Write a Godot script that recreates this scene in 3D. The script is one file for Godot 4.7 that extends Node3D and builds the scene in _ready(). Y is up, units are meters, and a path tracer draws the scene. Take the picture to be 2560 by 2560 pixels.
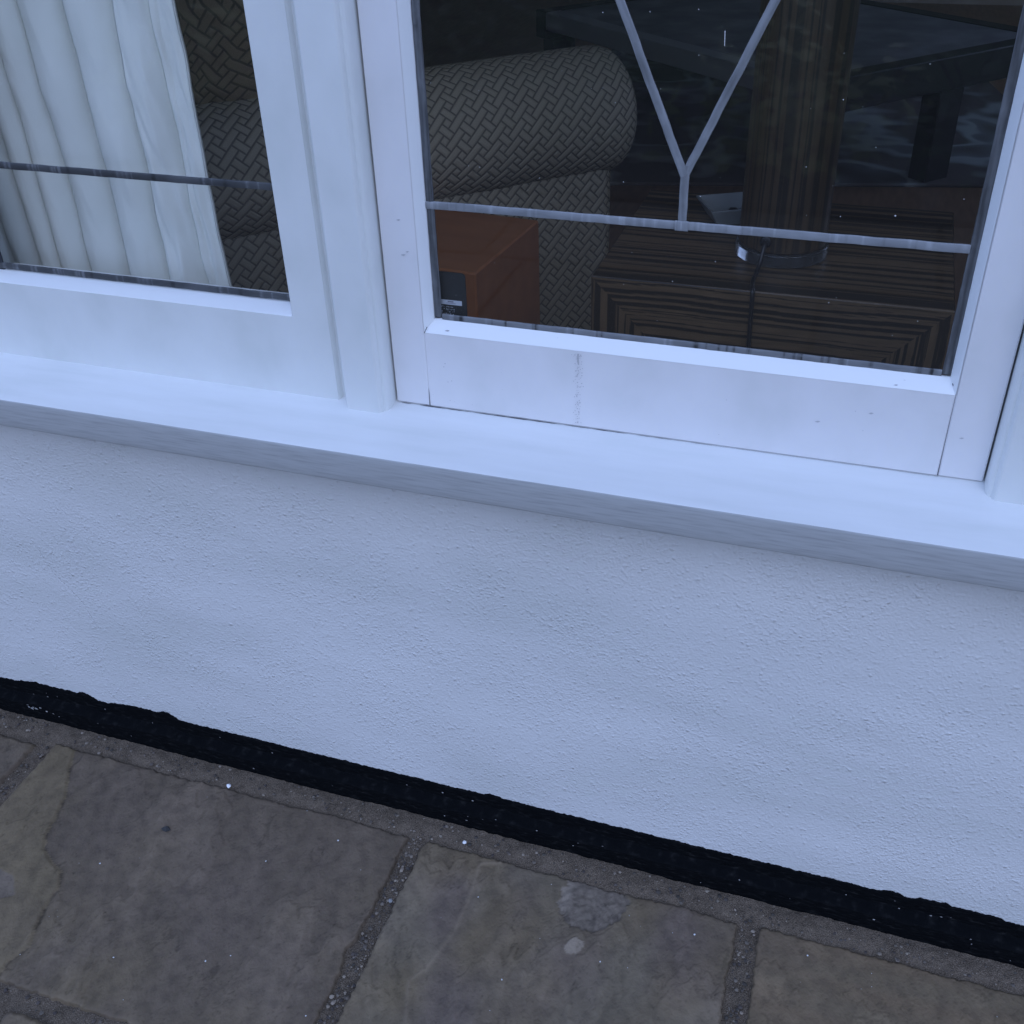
extends Node3D
# A white casement window in a rendered house wall over sandstone paving, at dusk. Metres, y up; the wall runs along x, the street side is +z.

var rng := RandomNumberGenerator.new()
var noise_a := FastNoiseLite.new()
var noise_b := FastNoiseLite.new()
var taken := {}


# ---------------------------------------------------------------- mesh building
class Shape:
	var v := PackedVector3Array()
	var n := PackedVector3Array()
	var uv := PackedVector2Array()
	var c := PackedColorArray()
	var idx := PackedInt32Array()
	var colored := false

	func tri(a: Vector3, b: Vector3, d: Vector3, hint: Vector3, ua := Vector2.ZERO, ub := Vector2.ZERO, ud := Vector2.ZERO) -> void:
		var nn := (b - a).cross(d - a)
		if nn.length_squared() < 1e-18:
			return
		nn = nn.normalized()
		var flip := nn.dot(hint) < 0.0
		if flip:
			nn = -nn
		var s := v.size()
		v.append_array([a, b, d])
		n.append_array([nn, nn, nn])
		uv.append_array([ua, ub, ud])
		if flip:
			idx.append_array([s, s + 1, s + 2])
		else:
			idx.append_array([s, s + 2, s + 1])

	func quad(a: Vector3, b: Vector3, cc: Vector3, d: Vector3, hint: Vector3, us := []) -> void:
		if us.is_empty():
			# metres along the larger axes of the face
			var nn := (b - a).cross(cc - a).abs()
			var f := func(p: Vector3) -> Vector2:
				if nn.x >= nn.y and nn.x >= nn.z:
					return Vector2(p.z, p.y)
				if nn.y >= nn.z:
					return Vector2(p.x, p.z)
				return Vector2(p.x, p.y)
			us = [f.call(a), f.call(b), f.call(cc), f.call(d)]
		tri(a, b, cc, hint, us[0], us[1], us[2])
		tri(a, cc, d, hint, us[0], us[2], us[3])

	# box with all edges chamfered
	func box(lo: Vector3, hi: Vector3, ch := 0.0015) -> void:
		var m := (lo + hi) * 0.5
		var h := (hi - lo) * 0.5
		var g := Vector3(minf(ch, h.x * 0.9), minf(ch, h.y * 0.9), minf(ch, h.z * 0.9))
		for ax in 3:
			var u := (ax + 1) % 3
			var w := (ax + 2) % 3
			for s in [-1.0, 1.0]:
				var q := []
				for k in [[-1, -1], [1, -1], [1, 1], [-1, 1]]:
					var p := Vector3.ZERO
					p[ax] = h[ax] * s
					p[u] = (h[u] - g[u]) * k[0]
					p[w] = (h[w] - g[w]) * k[1]
					q.append(m + p)
				var hint := Vector3.ZERO
				hint[ax] = s
				quad(q[0], q[1], q[2], q[3], hint)
		if ch <= 0.0:
			return
		for ax in 3:
			var u := (ax + 1) % 3
			var w := (ax + 2) % 3
			for su in [-1.0, 1.0]:
				for sw in [-1.0, 1.0]:
					var pts := []
					for k in [[0, -1], [0, 1], [1, 1], [1, -1]]:
						var p := Vector3.ZERO
						p[ax] = (h[ax] - g[ax]) * k[1]
						p[u] = su * (h[u] if k[0] == 0 else h[u] - g[u])
						p[w] = sw * (h[w] - g[w] if k[0] == 0 else h[w])
						pts.append(m + p)
					var hint := Vector3.ZERO
					hint[u] = su
					hint[w] = sw
					quad(pts[0], pts[1], pts[2], pts[3], hint)
		for sx in [-1.0, 1.0]:
			for sy in [-1.0, 1.0]:
				for sz in [-1.0, 1.0]:
					var s := Vector3(sx, sy, sz)
					tri(m + s * Vector3(h.x, h.y - g.y, h.z - g.z), m + s * Vector3(h.x - g.x, h.y, h.z - g.z), m + s * Vector3(h.x - g.x, h.y - g.y, h.z), s)

	# smooth grid: p(i, j) for i in 0..nu, j in 0..nv; out says which way the surface looks
	func grid(nu: int, nv: int, p: Callable, out: Vector3, t: Variant = null, col: Variant = null, closed := false) -> void:
		var s := v.size()
		var w := nv + 1
		for i in nu + 1:
			for j in w:
				v.append(p.call(i, j))
				uv.append(t.call(i, j) if t != null else Vector2(float(i) / nu, float(j) / nv))
				if col != null:
					colored = true
					c.append(col.call(i, j))
		var sum := Vector3.ZERO
		var at := n.size()
		for i in nu + 1:
			for j in w:
				var i0 := i - 1
				var i1 := i + 1
				if closed:
					i0 = posmod(i - 1, nu) if i > 0 else nu - 1
					i1 = i + 1 if i < nu else 1
				else:
					i0 = maxi(i0, 0)
					i1 = mini(i1, nu)
				var du := v[s + i1 * w + j] - v[s + i0 * w + j]
				var dv := v[s + i * w + mini(j + 1, nv)] - v[s + i * w + maxi(j - 1, 0)]
				var nn := du.cross(dv).normalized()
				n.append(nn)
				sum += nn if not closed else Vector3.ZERO
		var flip := sum.dot(out) < 0.0
		if closed:
			# out is a point inside the shape
			var m := (nu / 3) * w + nv / 2
			flip = n[at + m].dot(v[s + m] - out) < 0.0
		if flip:
			for k in range(at, n.size()):
				n[k] = -n[k]
		for i in nu:
			for j in nv:
				var a := s + i * w + j
				if flip:
					idx.append_array([a, a + w, a + 1, a + 1, a + w, a + w + 1])
				else:
					idx.append_array([a, a + 1, a + w, a + 1, a + w + 1, a + w])

	# flat-shaded strip: rings of a profile swept between two ends
	func sweep(profile: Array, from: Callable, hint: Callable, lo: float, hi: float, steps := 1) -> void:
		for k in steps:
			var a := lerpf(lo, hi, float(k) / steps)
			var b := lerpf(lo, hi, float(k + 1) / steps)
			for i in profile.size() - 1:
				quad(from.call(profile[i], a), from.call(profile[i + 1], a), from.call(profile[i + 1], b), from.call(profile[i], b), hint.call(profile[i], profile[i + 1]))

	func tube(path: Array, r: float, sides := 10) -> void:
		var c3 := Curve3D.new()
		for q in path:
			c3.add_point(q)
		for i in range(1, path.size() - 1):
			var d: Vector3 = (path[i + 1] - path[i - 1]) / 6.0
			c3.set_point_in(i, -d)
			c3.set_point_out(i, d)
		c3.bake_interval = 0.006
		var pts := c3.get_baked_points()
		var frames := []
		for i in pts.size():
			var d := (pts[mini(i + 1, pts.size() - 1)] - pts[maxi(i - 1, 0)]).normalized()
			var x := d.cross(Vector3(0.31, 0.2, 0.93)).normalized()
			frames.append([x, d.cross(x)])
		grid(sides, pts.size() - 1, func(i, j): return pts[j] + (frames[j][0] * cos(TAU * i / sides) + frames[j][1] * sin(TAU * i / sides)) * r, pts[(pts.size() - 1) / 2], null, null, true)

	func lathe(profile: Array, sides := 40, centre := Vector3.ZERO) -> void:
		var mid := Vector3.ZERO
		for q in profile:
			mid.y += q.y / profile.size()
		grid(sides, profile.size() - 1, func(i, j): return centre + Vector3(cos(TAU * i / sides) * profile[j].x, profile[j].y, sin(TAU * i / sides) * profile[j].x), centre + mid,
			func(i, j): return Vector2(profile[j].y, float(i) / sides), null, true)

	func mesh() -> ArrayMesh:
		var a := []
		a.resize(Mesh.ARRAY_MAX)
		a[Mesh.ARRAY_VERTEX] = v
		a[Mesh.ARRAY_NORMAL] = n
		a[Mesh.ARRAY_TEX_UV] = uv
		if colored:
			a[Mesh.ARRAY_COLOR] = c
		a[Mesh.ARRAY_INDEX] = idx
		var m := ArrayMesh.new()
		m.add_surface_from_arrays(Mesh.PRIMITIVE_TRIANGLES, a)
		return m


func numbered(called: String) -> String:
	if not taken.has(called):
		taken[called] = 0
		return called
	taken[called] += 1
	return "%s_%03d" % [called, taken[called]]


func obj(called: String, s: Shape, m: Material, parent: Node = null) -> MeshInstance3D:
	var o := MeshInstance3D.new()
	o.mesh = s.mesh()
	o.material_override = null
	o.set_surface_override_material(0, m)
	if parent == null:
		o.name = numbered(called)
		add_child(o, true)
	else:
		o.name = called
		var k := 0
		while parent.has_node(NodePath(o.name)):
			k += 1
			o.name = "%s_%03d" % [called, k]
		parent.add_child(o, true)
	return o


func thing(called: String, label: String, category: String, at := Vector3.ZERO, group := "") -> Node3D:
	var o := Node3D.new()
	o.name = numbered(called)
	add_child(o, true)
	o.position = at
	return tag(o, label, category, group)


func tag(o: Node3D, label: String, category: String, group := "") -> Node3D:
	o.set_meta("label", label)
	o.set_meta("category", category)
	o.set_meta("kind", "thing")
	if group:
		o.set_meta("group", group)
	return o


func struct(called: String, s: Shape, m: Material) -> MeshInstance3D:
	var o := obj(called, s, m)
	o.set_meta("kind", "structure")
	return o


func boxed(lo: Vector3, hi: Vector3, ch := 0.0015) -> Shape:
	var s := Shape.new()
	s.box(lo, hi, ch)
	return s


# ---------------------------------------------------------------- materials
func lin(r: float, g: float, b: float) -> Color:
	return Color(r, g, b).linear_to_srgb()


func mat(color: Color, rough := 0.6, spec := 0.5) -> StandardMaterial3D:
	var m := StandardMaterial3D.new()
	m.albedo_color = color
	m.roughness = rough
	m.metallic_specular = spec
	return m


func noise_texture(freq: float, seed_: int, octaves := 4, size := 512, type := FastNoiseLite.TYPE_SIMPLEX_SMOOTH, ramp: Gradient = null) -> NoiseTexture2D:
	var f := FastNoiseLite.new()
	f.noise_type = type
	f.frequency = freq
	f.seed = seed_
	f.fractal_octaves = octaves
	var t := NoiseTexture2D.new()
	t.width = size
	t.height = size
	t.seamless = true
	t.noise = f
	t.color_ramp = ramp
	return t


func ramp(cols: Array) -> Gradient:
	var g := Gradient.new()
	var off := PackedFloat32Array()
	var cc := PackedColorArray()
	for e in cols:
		off.append(e[0])
		cc.append(e[1])
	g.offsets = off
	g.colors = cc
	return g


func relief(m: StandardMaterial3D, t: Texture2D, cm: float, scale: Vector3, world := true) -> void:
	m.heightmap_enabled = true
	m.heightmap_texture = t
	m.heightmap_scale = cm
	m.uv1_triplanar = true
	m.uv1_world_triplanar = world
	m.uv1_scale = scale


# pimpled masonry paint: height in millimetres, 2.0 m by 0.6 m
func wall_height() -> ImageTexture:
	var w := 2048
	var h := 640
	var a := PackedFloat32Array()
	a.resize(w * h)
	var f := FastNoiseLite.new()
	f.noise_type = FastNoiseLite.TYPE_SIMPLEX_SMOOTH
	f.seed = 5
	f.frequency = 0.035
	f.fractal_octaves = 3
	var base := f.get_image(w, h).get_data()
	f.seed = 9
	f.frequency = 0.24
	f.fractal_octaves = 2
	var fine := f.get_image(w, h).get_data()
	var dens := FastNoiseLite.new()
	dens.seed = 31
	dens.frequency = 0.006
	dens.fractal_octaves = 2
	var dimg := dens.get_image(w, h).get_data()
	for k in w * h:
		a[k] = base[k] * 0.0012 + fine[k] * (0.0015 + 0.0000075 * dimg[k])
	rng.seed = 77
	for k in 170000:
		var x := rng.randf() * w
		var y := rng.randf() * h
		var dd := dimg[int(y) * w + int(x)] / 255.0
		if rng.randf() > 0.40 + 1.0 * maxf(0.0, dd - 0.35):
			continue
		var r := 0.75 + 1.7 * pow(rng.randf(), 4.0)
		var e := 0.8 + 0.5 * rng.randf()
		var rx := r * e
		var ry := r / e
		var hh := 0.24 + 0.45 * rng.randf() * r / 2.0
		var ix := int(ceil(rx * 1.7))
		var iy := int(ceil(ry * 1.7))
		for dy in range(-iy, iy + 1):
			var yy := int(y) + dy
			if yy < 0 or yy >= h:
				continue
			for dx in range(-ix, ix + 1):
				var xx := posmod(int(x) + dx, w)
				var q := (dx * dx) / (rx * rx) + (dy * dy) / (ry * ry)
				if q < 2.6:
					a[yy * w + xx] += hh * exp(-1.6 * q)
	# hair cracks near the left side
	for cr in [[[-1.075, 0.385], [-1.055, 0.33], [-1.02, 0.285], [-1.005, 0.235]]]:
		for i in cr.size() - 1:
			for k in 200:
				var t := k / 200.0
				var x := int((lerpf(cr[i][0], cr[i + 1][0], t) + 1.55) / 2.0 * w + 3.0 * noise_a.get_noise_2d(k * 4.0 + i * 800.0, 7.0))
				var y := int((1.0 - (lerpf(cr[i][1], cr[i + 1][1], t) - 0.04) / 0.62) * h)
				a[y * w + x] -= 0.22
				a[y * w + x + 1] -= 0.1
	for k in a.size():
		a[k] = a[k] * 0.3
	var img := Image.create_from_data(w, h, false, Image.FORMAT_RF, a.to_byte_array())
	return ImageTexture.create_from_image(img)


# the woven upholstery: long pads one way, short pads and squares the other. Returns [colour, height]
func weave() -> Array:
	var px := 40
	var n := 6 * px
	var col := Image.create_empty(n, n, false, Image.FORMAT_RGB8)
	var hi := Image.create_empty(n, n, false, Image.FORMAT_RF)
	var kind := func(i: int, j: int) -> int:
		return posmod(2 * i + j, 6)
	var same := func(i: int, j: int, di: int, dj: int) -> bool:
		var f: int = posmod(2 * i + j, 6)
		if f <= 2:
			return di == 0 and f + dj >= 0 and f + dj <= 2
		if f == 3:
			return dj == 0 and di == 1
		if f == 5:
			return dj == 0 and di == -1
		return false
	for y in n:
		for x in n:
			var i := x / px
			var j := y / px
			var fx := (x % px + 0.5) / px
			var fy := (y % px + 0.5) / px
			var d := 1.0
			if not same.call(i, j, -1, 0):
				d = minf(d, fx)
			if not same.call(i, j, 1, 0):
				d = minf(d, 1.0 - fx)
			if not same.call(i, j, 0, -1):
				d = minf(d, fy)
			if not same.call(i, j, 0, 1):
				d = minf(d, 1.0 - fy)
			d += 0.02 * noise_a.get_noise_2d(x * 3.0, y * 3.0)
			var t := smoothstep(0.06, 0.15, d)
			var g := 0.88 + 0.16 * noise_b.get_noise_2d(x * 9.0, y * 9.0)
			col.set_pixel(x, y, lin(lerpf(0.14, 0.42 * g, t), lerpf(0.132, 0.388 * g, t), lerpf(0.107, 0.295 * g, t)))
			hi.set_pixel(x, y, Color(smoothstep(0.04, 0.30, d), 0, 0))
	col.generate_mipmaps()
	return [ImageTexture.create_from_image(col), ImageTexture.create_from_image(hi)]


# zebra wood: stripes across v, grain along u
func zebra(seed_: int, bands: float, size := 512, pale := 1.0) -> ImageTexture:
	var f := FastNoiseLite.new()
	f.seed = seed_
	f.frequency = 0.012
	f.fractal_octaves = 2
	var img := Image.create_empty(size, size, false, Image.FORMAT_RGB8)
	for y in size:
		for x in size:
			var yy := y + 3.0 * f.get_noise_2d(x * 0.35, y * 0.4)
			var s := f.get_noise_2d(x * 0.03, yy * bands) * 1.5 + 0.55 * f.get_noise_2d(x * 0.08 + 900.0, yy * bands * 2.7) + 0.16 * f.get_noise_2d(x * 0.6, yy * bands * 7.0)
			var t := smoothstep(-0.16, 0.12, s)
			var g := 0.9 + 0.2 * f.get_noise_2d(x * 1.4 + 300.0, yy * 9.0)
			img.set_pixel(x, y, lin(lerpf(0.020, 0.128 * g * pale, t), lerpf(0.014, 0.084 * g * pale, t), lerpf(0.009, 0.044 * g * pale, t)))
	return ImageTexture.create_from_image(img)


# lead strip: grey oxide with pale streaks; across = streaks run over the strip
func lead_texture(seed_: int, across: bool, light: float, pale := 0.7) -> ImageTexture:
	rng.seed = seed_
	var img := Image.create_empty(768, 24, false, Image.FORMAT_RGB8)
	var f := FastNoiseLite.new()
	f.seed = seed_
	f.frequency = 0.02
	var marks := PackedFloat32Array()
	marks.resize(768)
	for k in 46:
		var x := rng.randi_range(0, 767)
		var wd := rng.randi_range(1, 4)
		var sgn := 0.9 if rng.randf() < pale else (-0.5 if pale > 0.5 else -1.3)
		for d in range(-wd, wd + 1):
			marks[posmod(x + d, 768)] += sgn * (1.0 - absf(d) / (wd + 1.0)) * rng.randf_range(0.4, 1.0)
	for x in 768:
		for y in 24:
			var b := 0.5 + 0.5 * f.get_noise_2d(x * 0.7, y * 2.0)
			var s := 0.0
			if across:
				s = marks[x] * (0.6 + 0.5 * f.get_noise_2d(x * 2.0, y * 7.0)) + 0.5 * maxf(0.0, f.get_noise_2d(x * 0.25, 50.0))
			else:
				s = 0.55 * f.get_noise_2d(x * 0.35, y * 9.0) + 0.25 * maxf(0.0, f.get_noise_2d(x * 2.0, y * 3.0))
			if y < 2:
				s += 0.35
			var q := clampf(light * (0.55 + 0.5 * b) + 0.16 * s, 0.02, 0.7)
			img.set_pixel(x, y, lin(q * 0.94, q * 0.98, q * 1.04))
	return ImageTexture.create_from_image(img)


var M := {}


func make_materials() -> void:
	noise_a.seed = 3
	noise_a.frequency = 0.01
	noise_b.seed = 14
	noise_b.frequency = 0.02
	noise_b.fractal_octaves = 2
	# brushed gloss paint on wood
	var brush := noise_texture(0.02, 4, 3)
	for e in [["casement_paint", Vector3(0.80, 0.785, 0.79), 0.34], ["frame_paint", Vector3(0.755, 0.77, 0.755), 0.38], ["bead_paint", Vector3(0.85, 0.86, 0.86), 0.36]]:
		var m := mat(lin(e[1].x, e[1].y, e[1].z), e[2])
		relief(m, brush, 0.006, Vector3(1.7, 1.3, 1.7))
		M[e[0]] = m
	var tint := noise_texture(0.012, 22, 4, 512, FastNoiseLite.TYPE_SIMPLEX_SMOOTH, ramp([[0.0, Color(0.945, 0.95, 0.942)], [0.45, Color(0.978, 0.978, 0.975)], [1.0, Color(1, 1, 1)]]))
	for e in ["casement_paint", "frame_paint"]:
		M[e].albedo_texture = tint
	M.sill_paint = mat(lin(0.80, 0.81, 0.81), 0.42)
	M.sill_paint.albedo_texture = tint
	relief(M.sill_paint, noise_texture(0.02, 41, 3), 0.02, Vector3(0.7, 5, 5))
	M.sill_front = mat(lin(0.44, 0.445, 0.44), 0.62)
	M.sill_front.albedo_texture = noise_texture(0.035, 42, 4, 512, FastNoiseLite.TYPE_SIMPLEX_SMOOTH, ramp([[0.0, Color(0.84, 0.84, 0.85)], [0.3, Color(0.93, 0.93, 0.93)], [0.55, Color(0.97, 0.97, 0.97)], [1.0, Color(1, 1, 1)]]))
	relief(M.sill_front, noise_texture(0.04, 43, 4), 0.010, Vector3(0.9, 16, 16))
	# masonry paint, with its own relief laid over the wall by uv
	M.wall = mat(lin(0.755, 0.75, 0.735), 0.5, 0.45)
	M.wall.heightmap_enabled = true
	M.wall.heightmap_texture = wall_height()
	M.wall.heightmap_scale = 0.36
	M.wall.albedo_texture = noise_texture(0.006, 8, 3, 512, FastNoiseLite.TYPE_SIMPLEX_SMOOTH, ramp([[0.0, Color(0.93, 0.935, 0.93)], [0.5, Color(0.97, 0.97, 0.97)], [1.0, Color(1, 1, 1)]]))
	M.plain_wall = mat(lin(0.80, 0.78, 0.77), 0.6)
	M.tar = mat(Color.WHITE, 0.9, 0.12)
	M.tar.albedo_texture = noise_texture(0.03, 7, 4, 512, FastNoiseLite.TYPE_SIMPLEX_SMOOTH, ramp([[0.0, lin(0.0045, 0.005, 0.006)], [0.6, lin(0.006, 0.0065, 0.0075)], [0.78, lin(0.011, 0.0115, 0.0125)], [1.0, lin(0.03, 0.029, 0.028)]]))
	relief(M.tar, noise_texture(0.05, 6, 4), 0.12, Vector3(3, 9, 3))
	M.seal = mat(lin(0.012, 0.014, 0.02), 0.8)
	M.crack = mat(lin(0.10, 0.10, 0.11), 0.9)
	M.grime = mat(lin(0.50, 0.49, 0.50), 0.9)
	M.glass = mat(Color(1, 1, 1, 0.01), 0.02, 0.5)
	M.glass.transparency = BaseMaterial3D.TRANSPARENCY_ALPHA
	M.lead_across = mat(Color.WHITE, 0.5)
	M.lead_across.albedo_texture = lead_texture(11, true, 0.30)
	M.lead_worn = mat(Color.WHITE, 0.55)
	M.lead_worn.albedo_texture = lead_texture(15, true, 0.22, 0.25)
	M.lead_dark = mat(Color.WHITE, 0.5)
	M.lead_dark.albedo_texture = lead_texture(12, true, 0.06)
	M.lead_along = mat(Color.WHITE, 0.45)
	M.lead_along.albedo_texture = lead_texture(13, false, 0.27)
	M.lead_border = mat(Color.WHITE, 0.5)
	M.lead_border.albedo_texture = lead_texture(14, false, 0.12)
	M.lead_black = mat(lin(0.02, 0.023, 0.03), 0.6)  # near-black lead for the side borders of the fixed windows
	# paving
	M.stone = mat(Color.WHITE, 0.72, 0.35)
	M.stone.vertex_color_use_as_albedo = true
	M.stone.albedo_texture = noise_texture(0.03, 61, 5, 512, FastNoiseLite.TYPE_SIMPLEX_SMOOTH, ramp([[0.0, Color(0.80, 0.80, 0.81)], [0.5, Color(0.93, 0.93, 0.93)], [1.0, Color(1, 1, 1)]]))
	relief(M.stone, noise_texture(0.06, 62, 5, 1024), 0.07, Vector3(2.3, 2.3, 2.3))
	M.mortar = mat(Color.WHITE, 0.95, 0.2)
	M.mortar.vertex_color_use_as_albedo = true
	M.mortar.albedo_texture = noise_texture(0.22, 63, 3, 512, FastNoiseLite.TYPE_SIMPLEX, ramp([[0.0, lin(0.055, 0.041, 0.029)], [0.42, lin(0.155, 0.116, 0.083)], [0.72, lin(0.215, 0.165, 0.12)], [1.0, lin(0.42, 0.34, 0.26)]]))
	relief(M.mortar, noise_texture(0.2, 64, 3), 0.2, Vector3(4, 4, 4))
	M.pebble = mat(Color.WHITE, 0.8)
	M.pebble.vertex_color_use_as_albedo = true
	M.lawn = mat(Color.WHITE, 0.95, 0.2)
	M.lawn.albedo_texture = noise_texture(0.1, 65, 4, 512, FastNoiseLite.TYPE_SIMPLEX, ramp([[0.0, lin(0.02, 0.035, 0.01)], [1.0, lin(0.06, 0.10, 0.03)]]))
	M.lawn.uv1_triplanar = true
	M.lawn.uv1_world_triplanar = true
	M.leaf = mat(lin(0.055, 0.085, 0.022), 0.5)
	M.leaf_pale = mat(lin(0.26, 0.27, 0.09), 0.45)
	# the room
	M.room_wall = mat(lin(0.55, 0.51, 0.45), 0.9)
	M.ceiling = mat(lin(0.6, 0.58, 0.55), 0.9)
	M.wood_floor = mat(Color.WHITE, 0.4)
	M.wood_floor.albedo_texture = noise_texture(0.02, 71, 4, 512, FastNoiseLite.TYPE_SIMPLEX_SMOOTH, ramp([[0.0, lin(0.19, 0.105, 0.055)], [1.0, lin(0.30, 0.17, 0.09)]]))
	M.wood_floor.uv1_triplanar = true
	M.wood_floor.uv1_world_triplanar = true
	M.wood_floor.uv1_scale = Vector3(3, 3, 0.6)
	var wv := weave()
	M.fabric = mat(Color.WHITE, 0.85, 0.3)
	M.fabric.albedo_texture = wv[0]
	M.fabric.heightmap_enabled = true
	M.fabric.heightmap_texture = wv[1]
	M.fabric.heightmap_scale = 0.13
	M.fabric.uv1_scale = Vector3(10.6, 10.6, 1)
	M.cushion = M.fabric.duplicate()
	M.cushion.albedo_color = lin(0.62, 0.52, 0.42)
	M.zebra_top = mat(Color.WHITE, 0.32)
	M.zebra_top.albedo_texture = zebra(5, 8.0)
	M.zebra_top.uv1_scale = Vector3(1.8, 1.8, 1)
	M.zebra_front = mat(Color.WHITE, 0.32)
	M.zebra_front.albedo_texture = zebra(9, 11.0)
	M.zebra_front.uv1_scale = Vector3(1.8, 1.8, 1)
	M.zebra_lamp = mat(Color.WHITE, 0.35)
	M.zebra_lamp.albedo_texture = zebra(17, 5.5, 512, 0.48)
	M.zebra_lamp.uv1_scale = Vector3(1.2, 1.0, 1)
	M.acrylic = mat(Color(0.96, 0.98, 1.0, 0.02), 0.14)
	M.acrylic.refraction_enabled = true
	M.acrylic.refraction_scale = 0.049
	M.black = mat(lin(0.008, 0.008, 0.009), 0.4)
	M.dark_wood = mat(lin(0.012, 0.010, 0.011), 0.45)
	M.table_top = mat(lin(0.32, 0.32, 0.35), 0.45)
	M.table_top.albedo_texture = noise_texture(0.02, 81, 3, 256, FastNoiseLite.TYPE_SIMPLEX_SMOOTH, ramp([[0.0, Color(0.7, 0.7, 0.72)], [1.0, Color(1, 1, 1)]]))
	M.lit_edge_band = mat(lin(0.34, 0.345, 0.36), 0.5)  # paler than the other aprons: light on this end put into the colour
	M.orange_wood = mat(Color.WHITE, 0.4)
	M.orange_wood.albedo_texture = noise_texture(0.015, 91, 4, 256, FastNoiseLite.TYPE_SIMPLEX_SMOOTH, ramp([[0.0, lin(0.29, 0.10, 0.03)], [1.0, lin(0.37, 0.14, 0.045)]]))
	M.orange_wood.uv1_triplanar = true
	M.orange_wood.uv1_scale = Vector3(1, 4, 4)
	M.curtain = mat(lin(0.70, 0.725, 0.67), 0.9, 0.2)
	M.curtain.backlight_enabled = true
	M.curtain.backlight = Color(0.25, 0.25, 0.23)
	relief(M.curtain, noise_texture(0.15, 95, 2), 0.02, Vector3(8, 8, 8))
	M.dish = mat(lin(0.19, 0.21, 0.21), 0.35)
	M.rug = mat(Color.WHITE, 0.95, 0.2)
	M.rug.albedo_texture = noise_texture(0.0035, 97, 3, 512, FastNoiseLite.TYPE_SIMPLEX_SMOOTH, ramp([[0.0, lin(0.12, 0.10, 0.09)], [0.36, lin(0.14, 0.12, 0.11)], [0.43, lin(0.25, 0.26, 0.25)], [0.49, lin(0.38, 0.41, 0.40)], [0.57, lin(0.41, 0.44, 0.42)], [0.64, lin(0.22, 0.23, 0.23)], [1.0, lin(0.13, 0.11, 0.10)]]))
	M.flake = mat(lin(0.72, 0.73, 0.74), 0.6)
	M.bark = mat(lin(0.035, 0.027, 0.02), 0.9)


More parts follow.
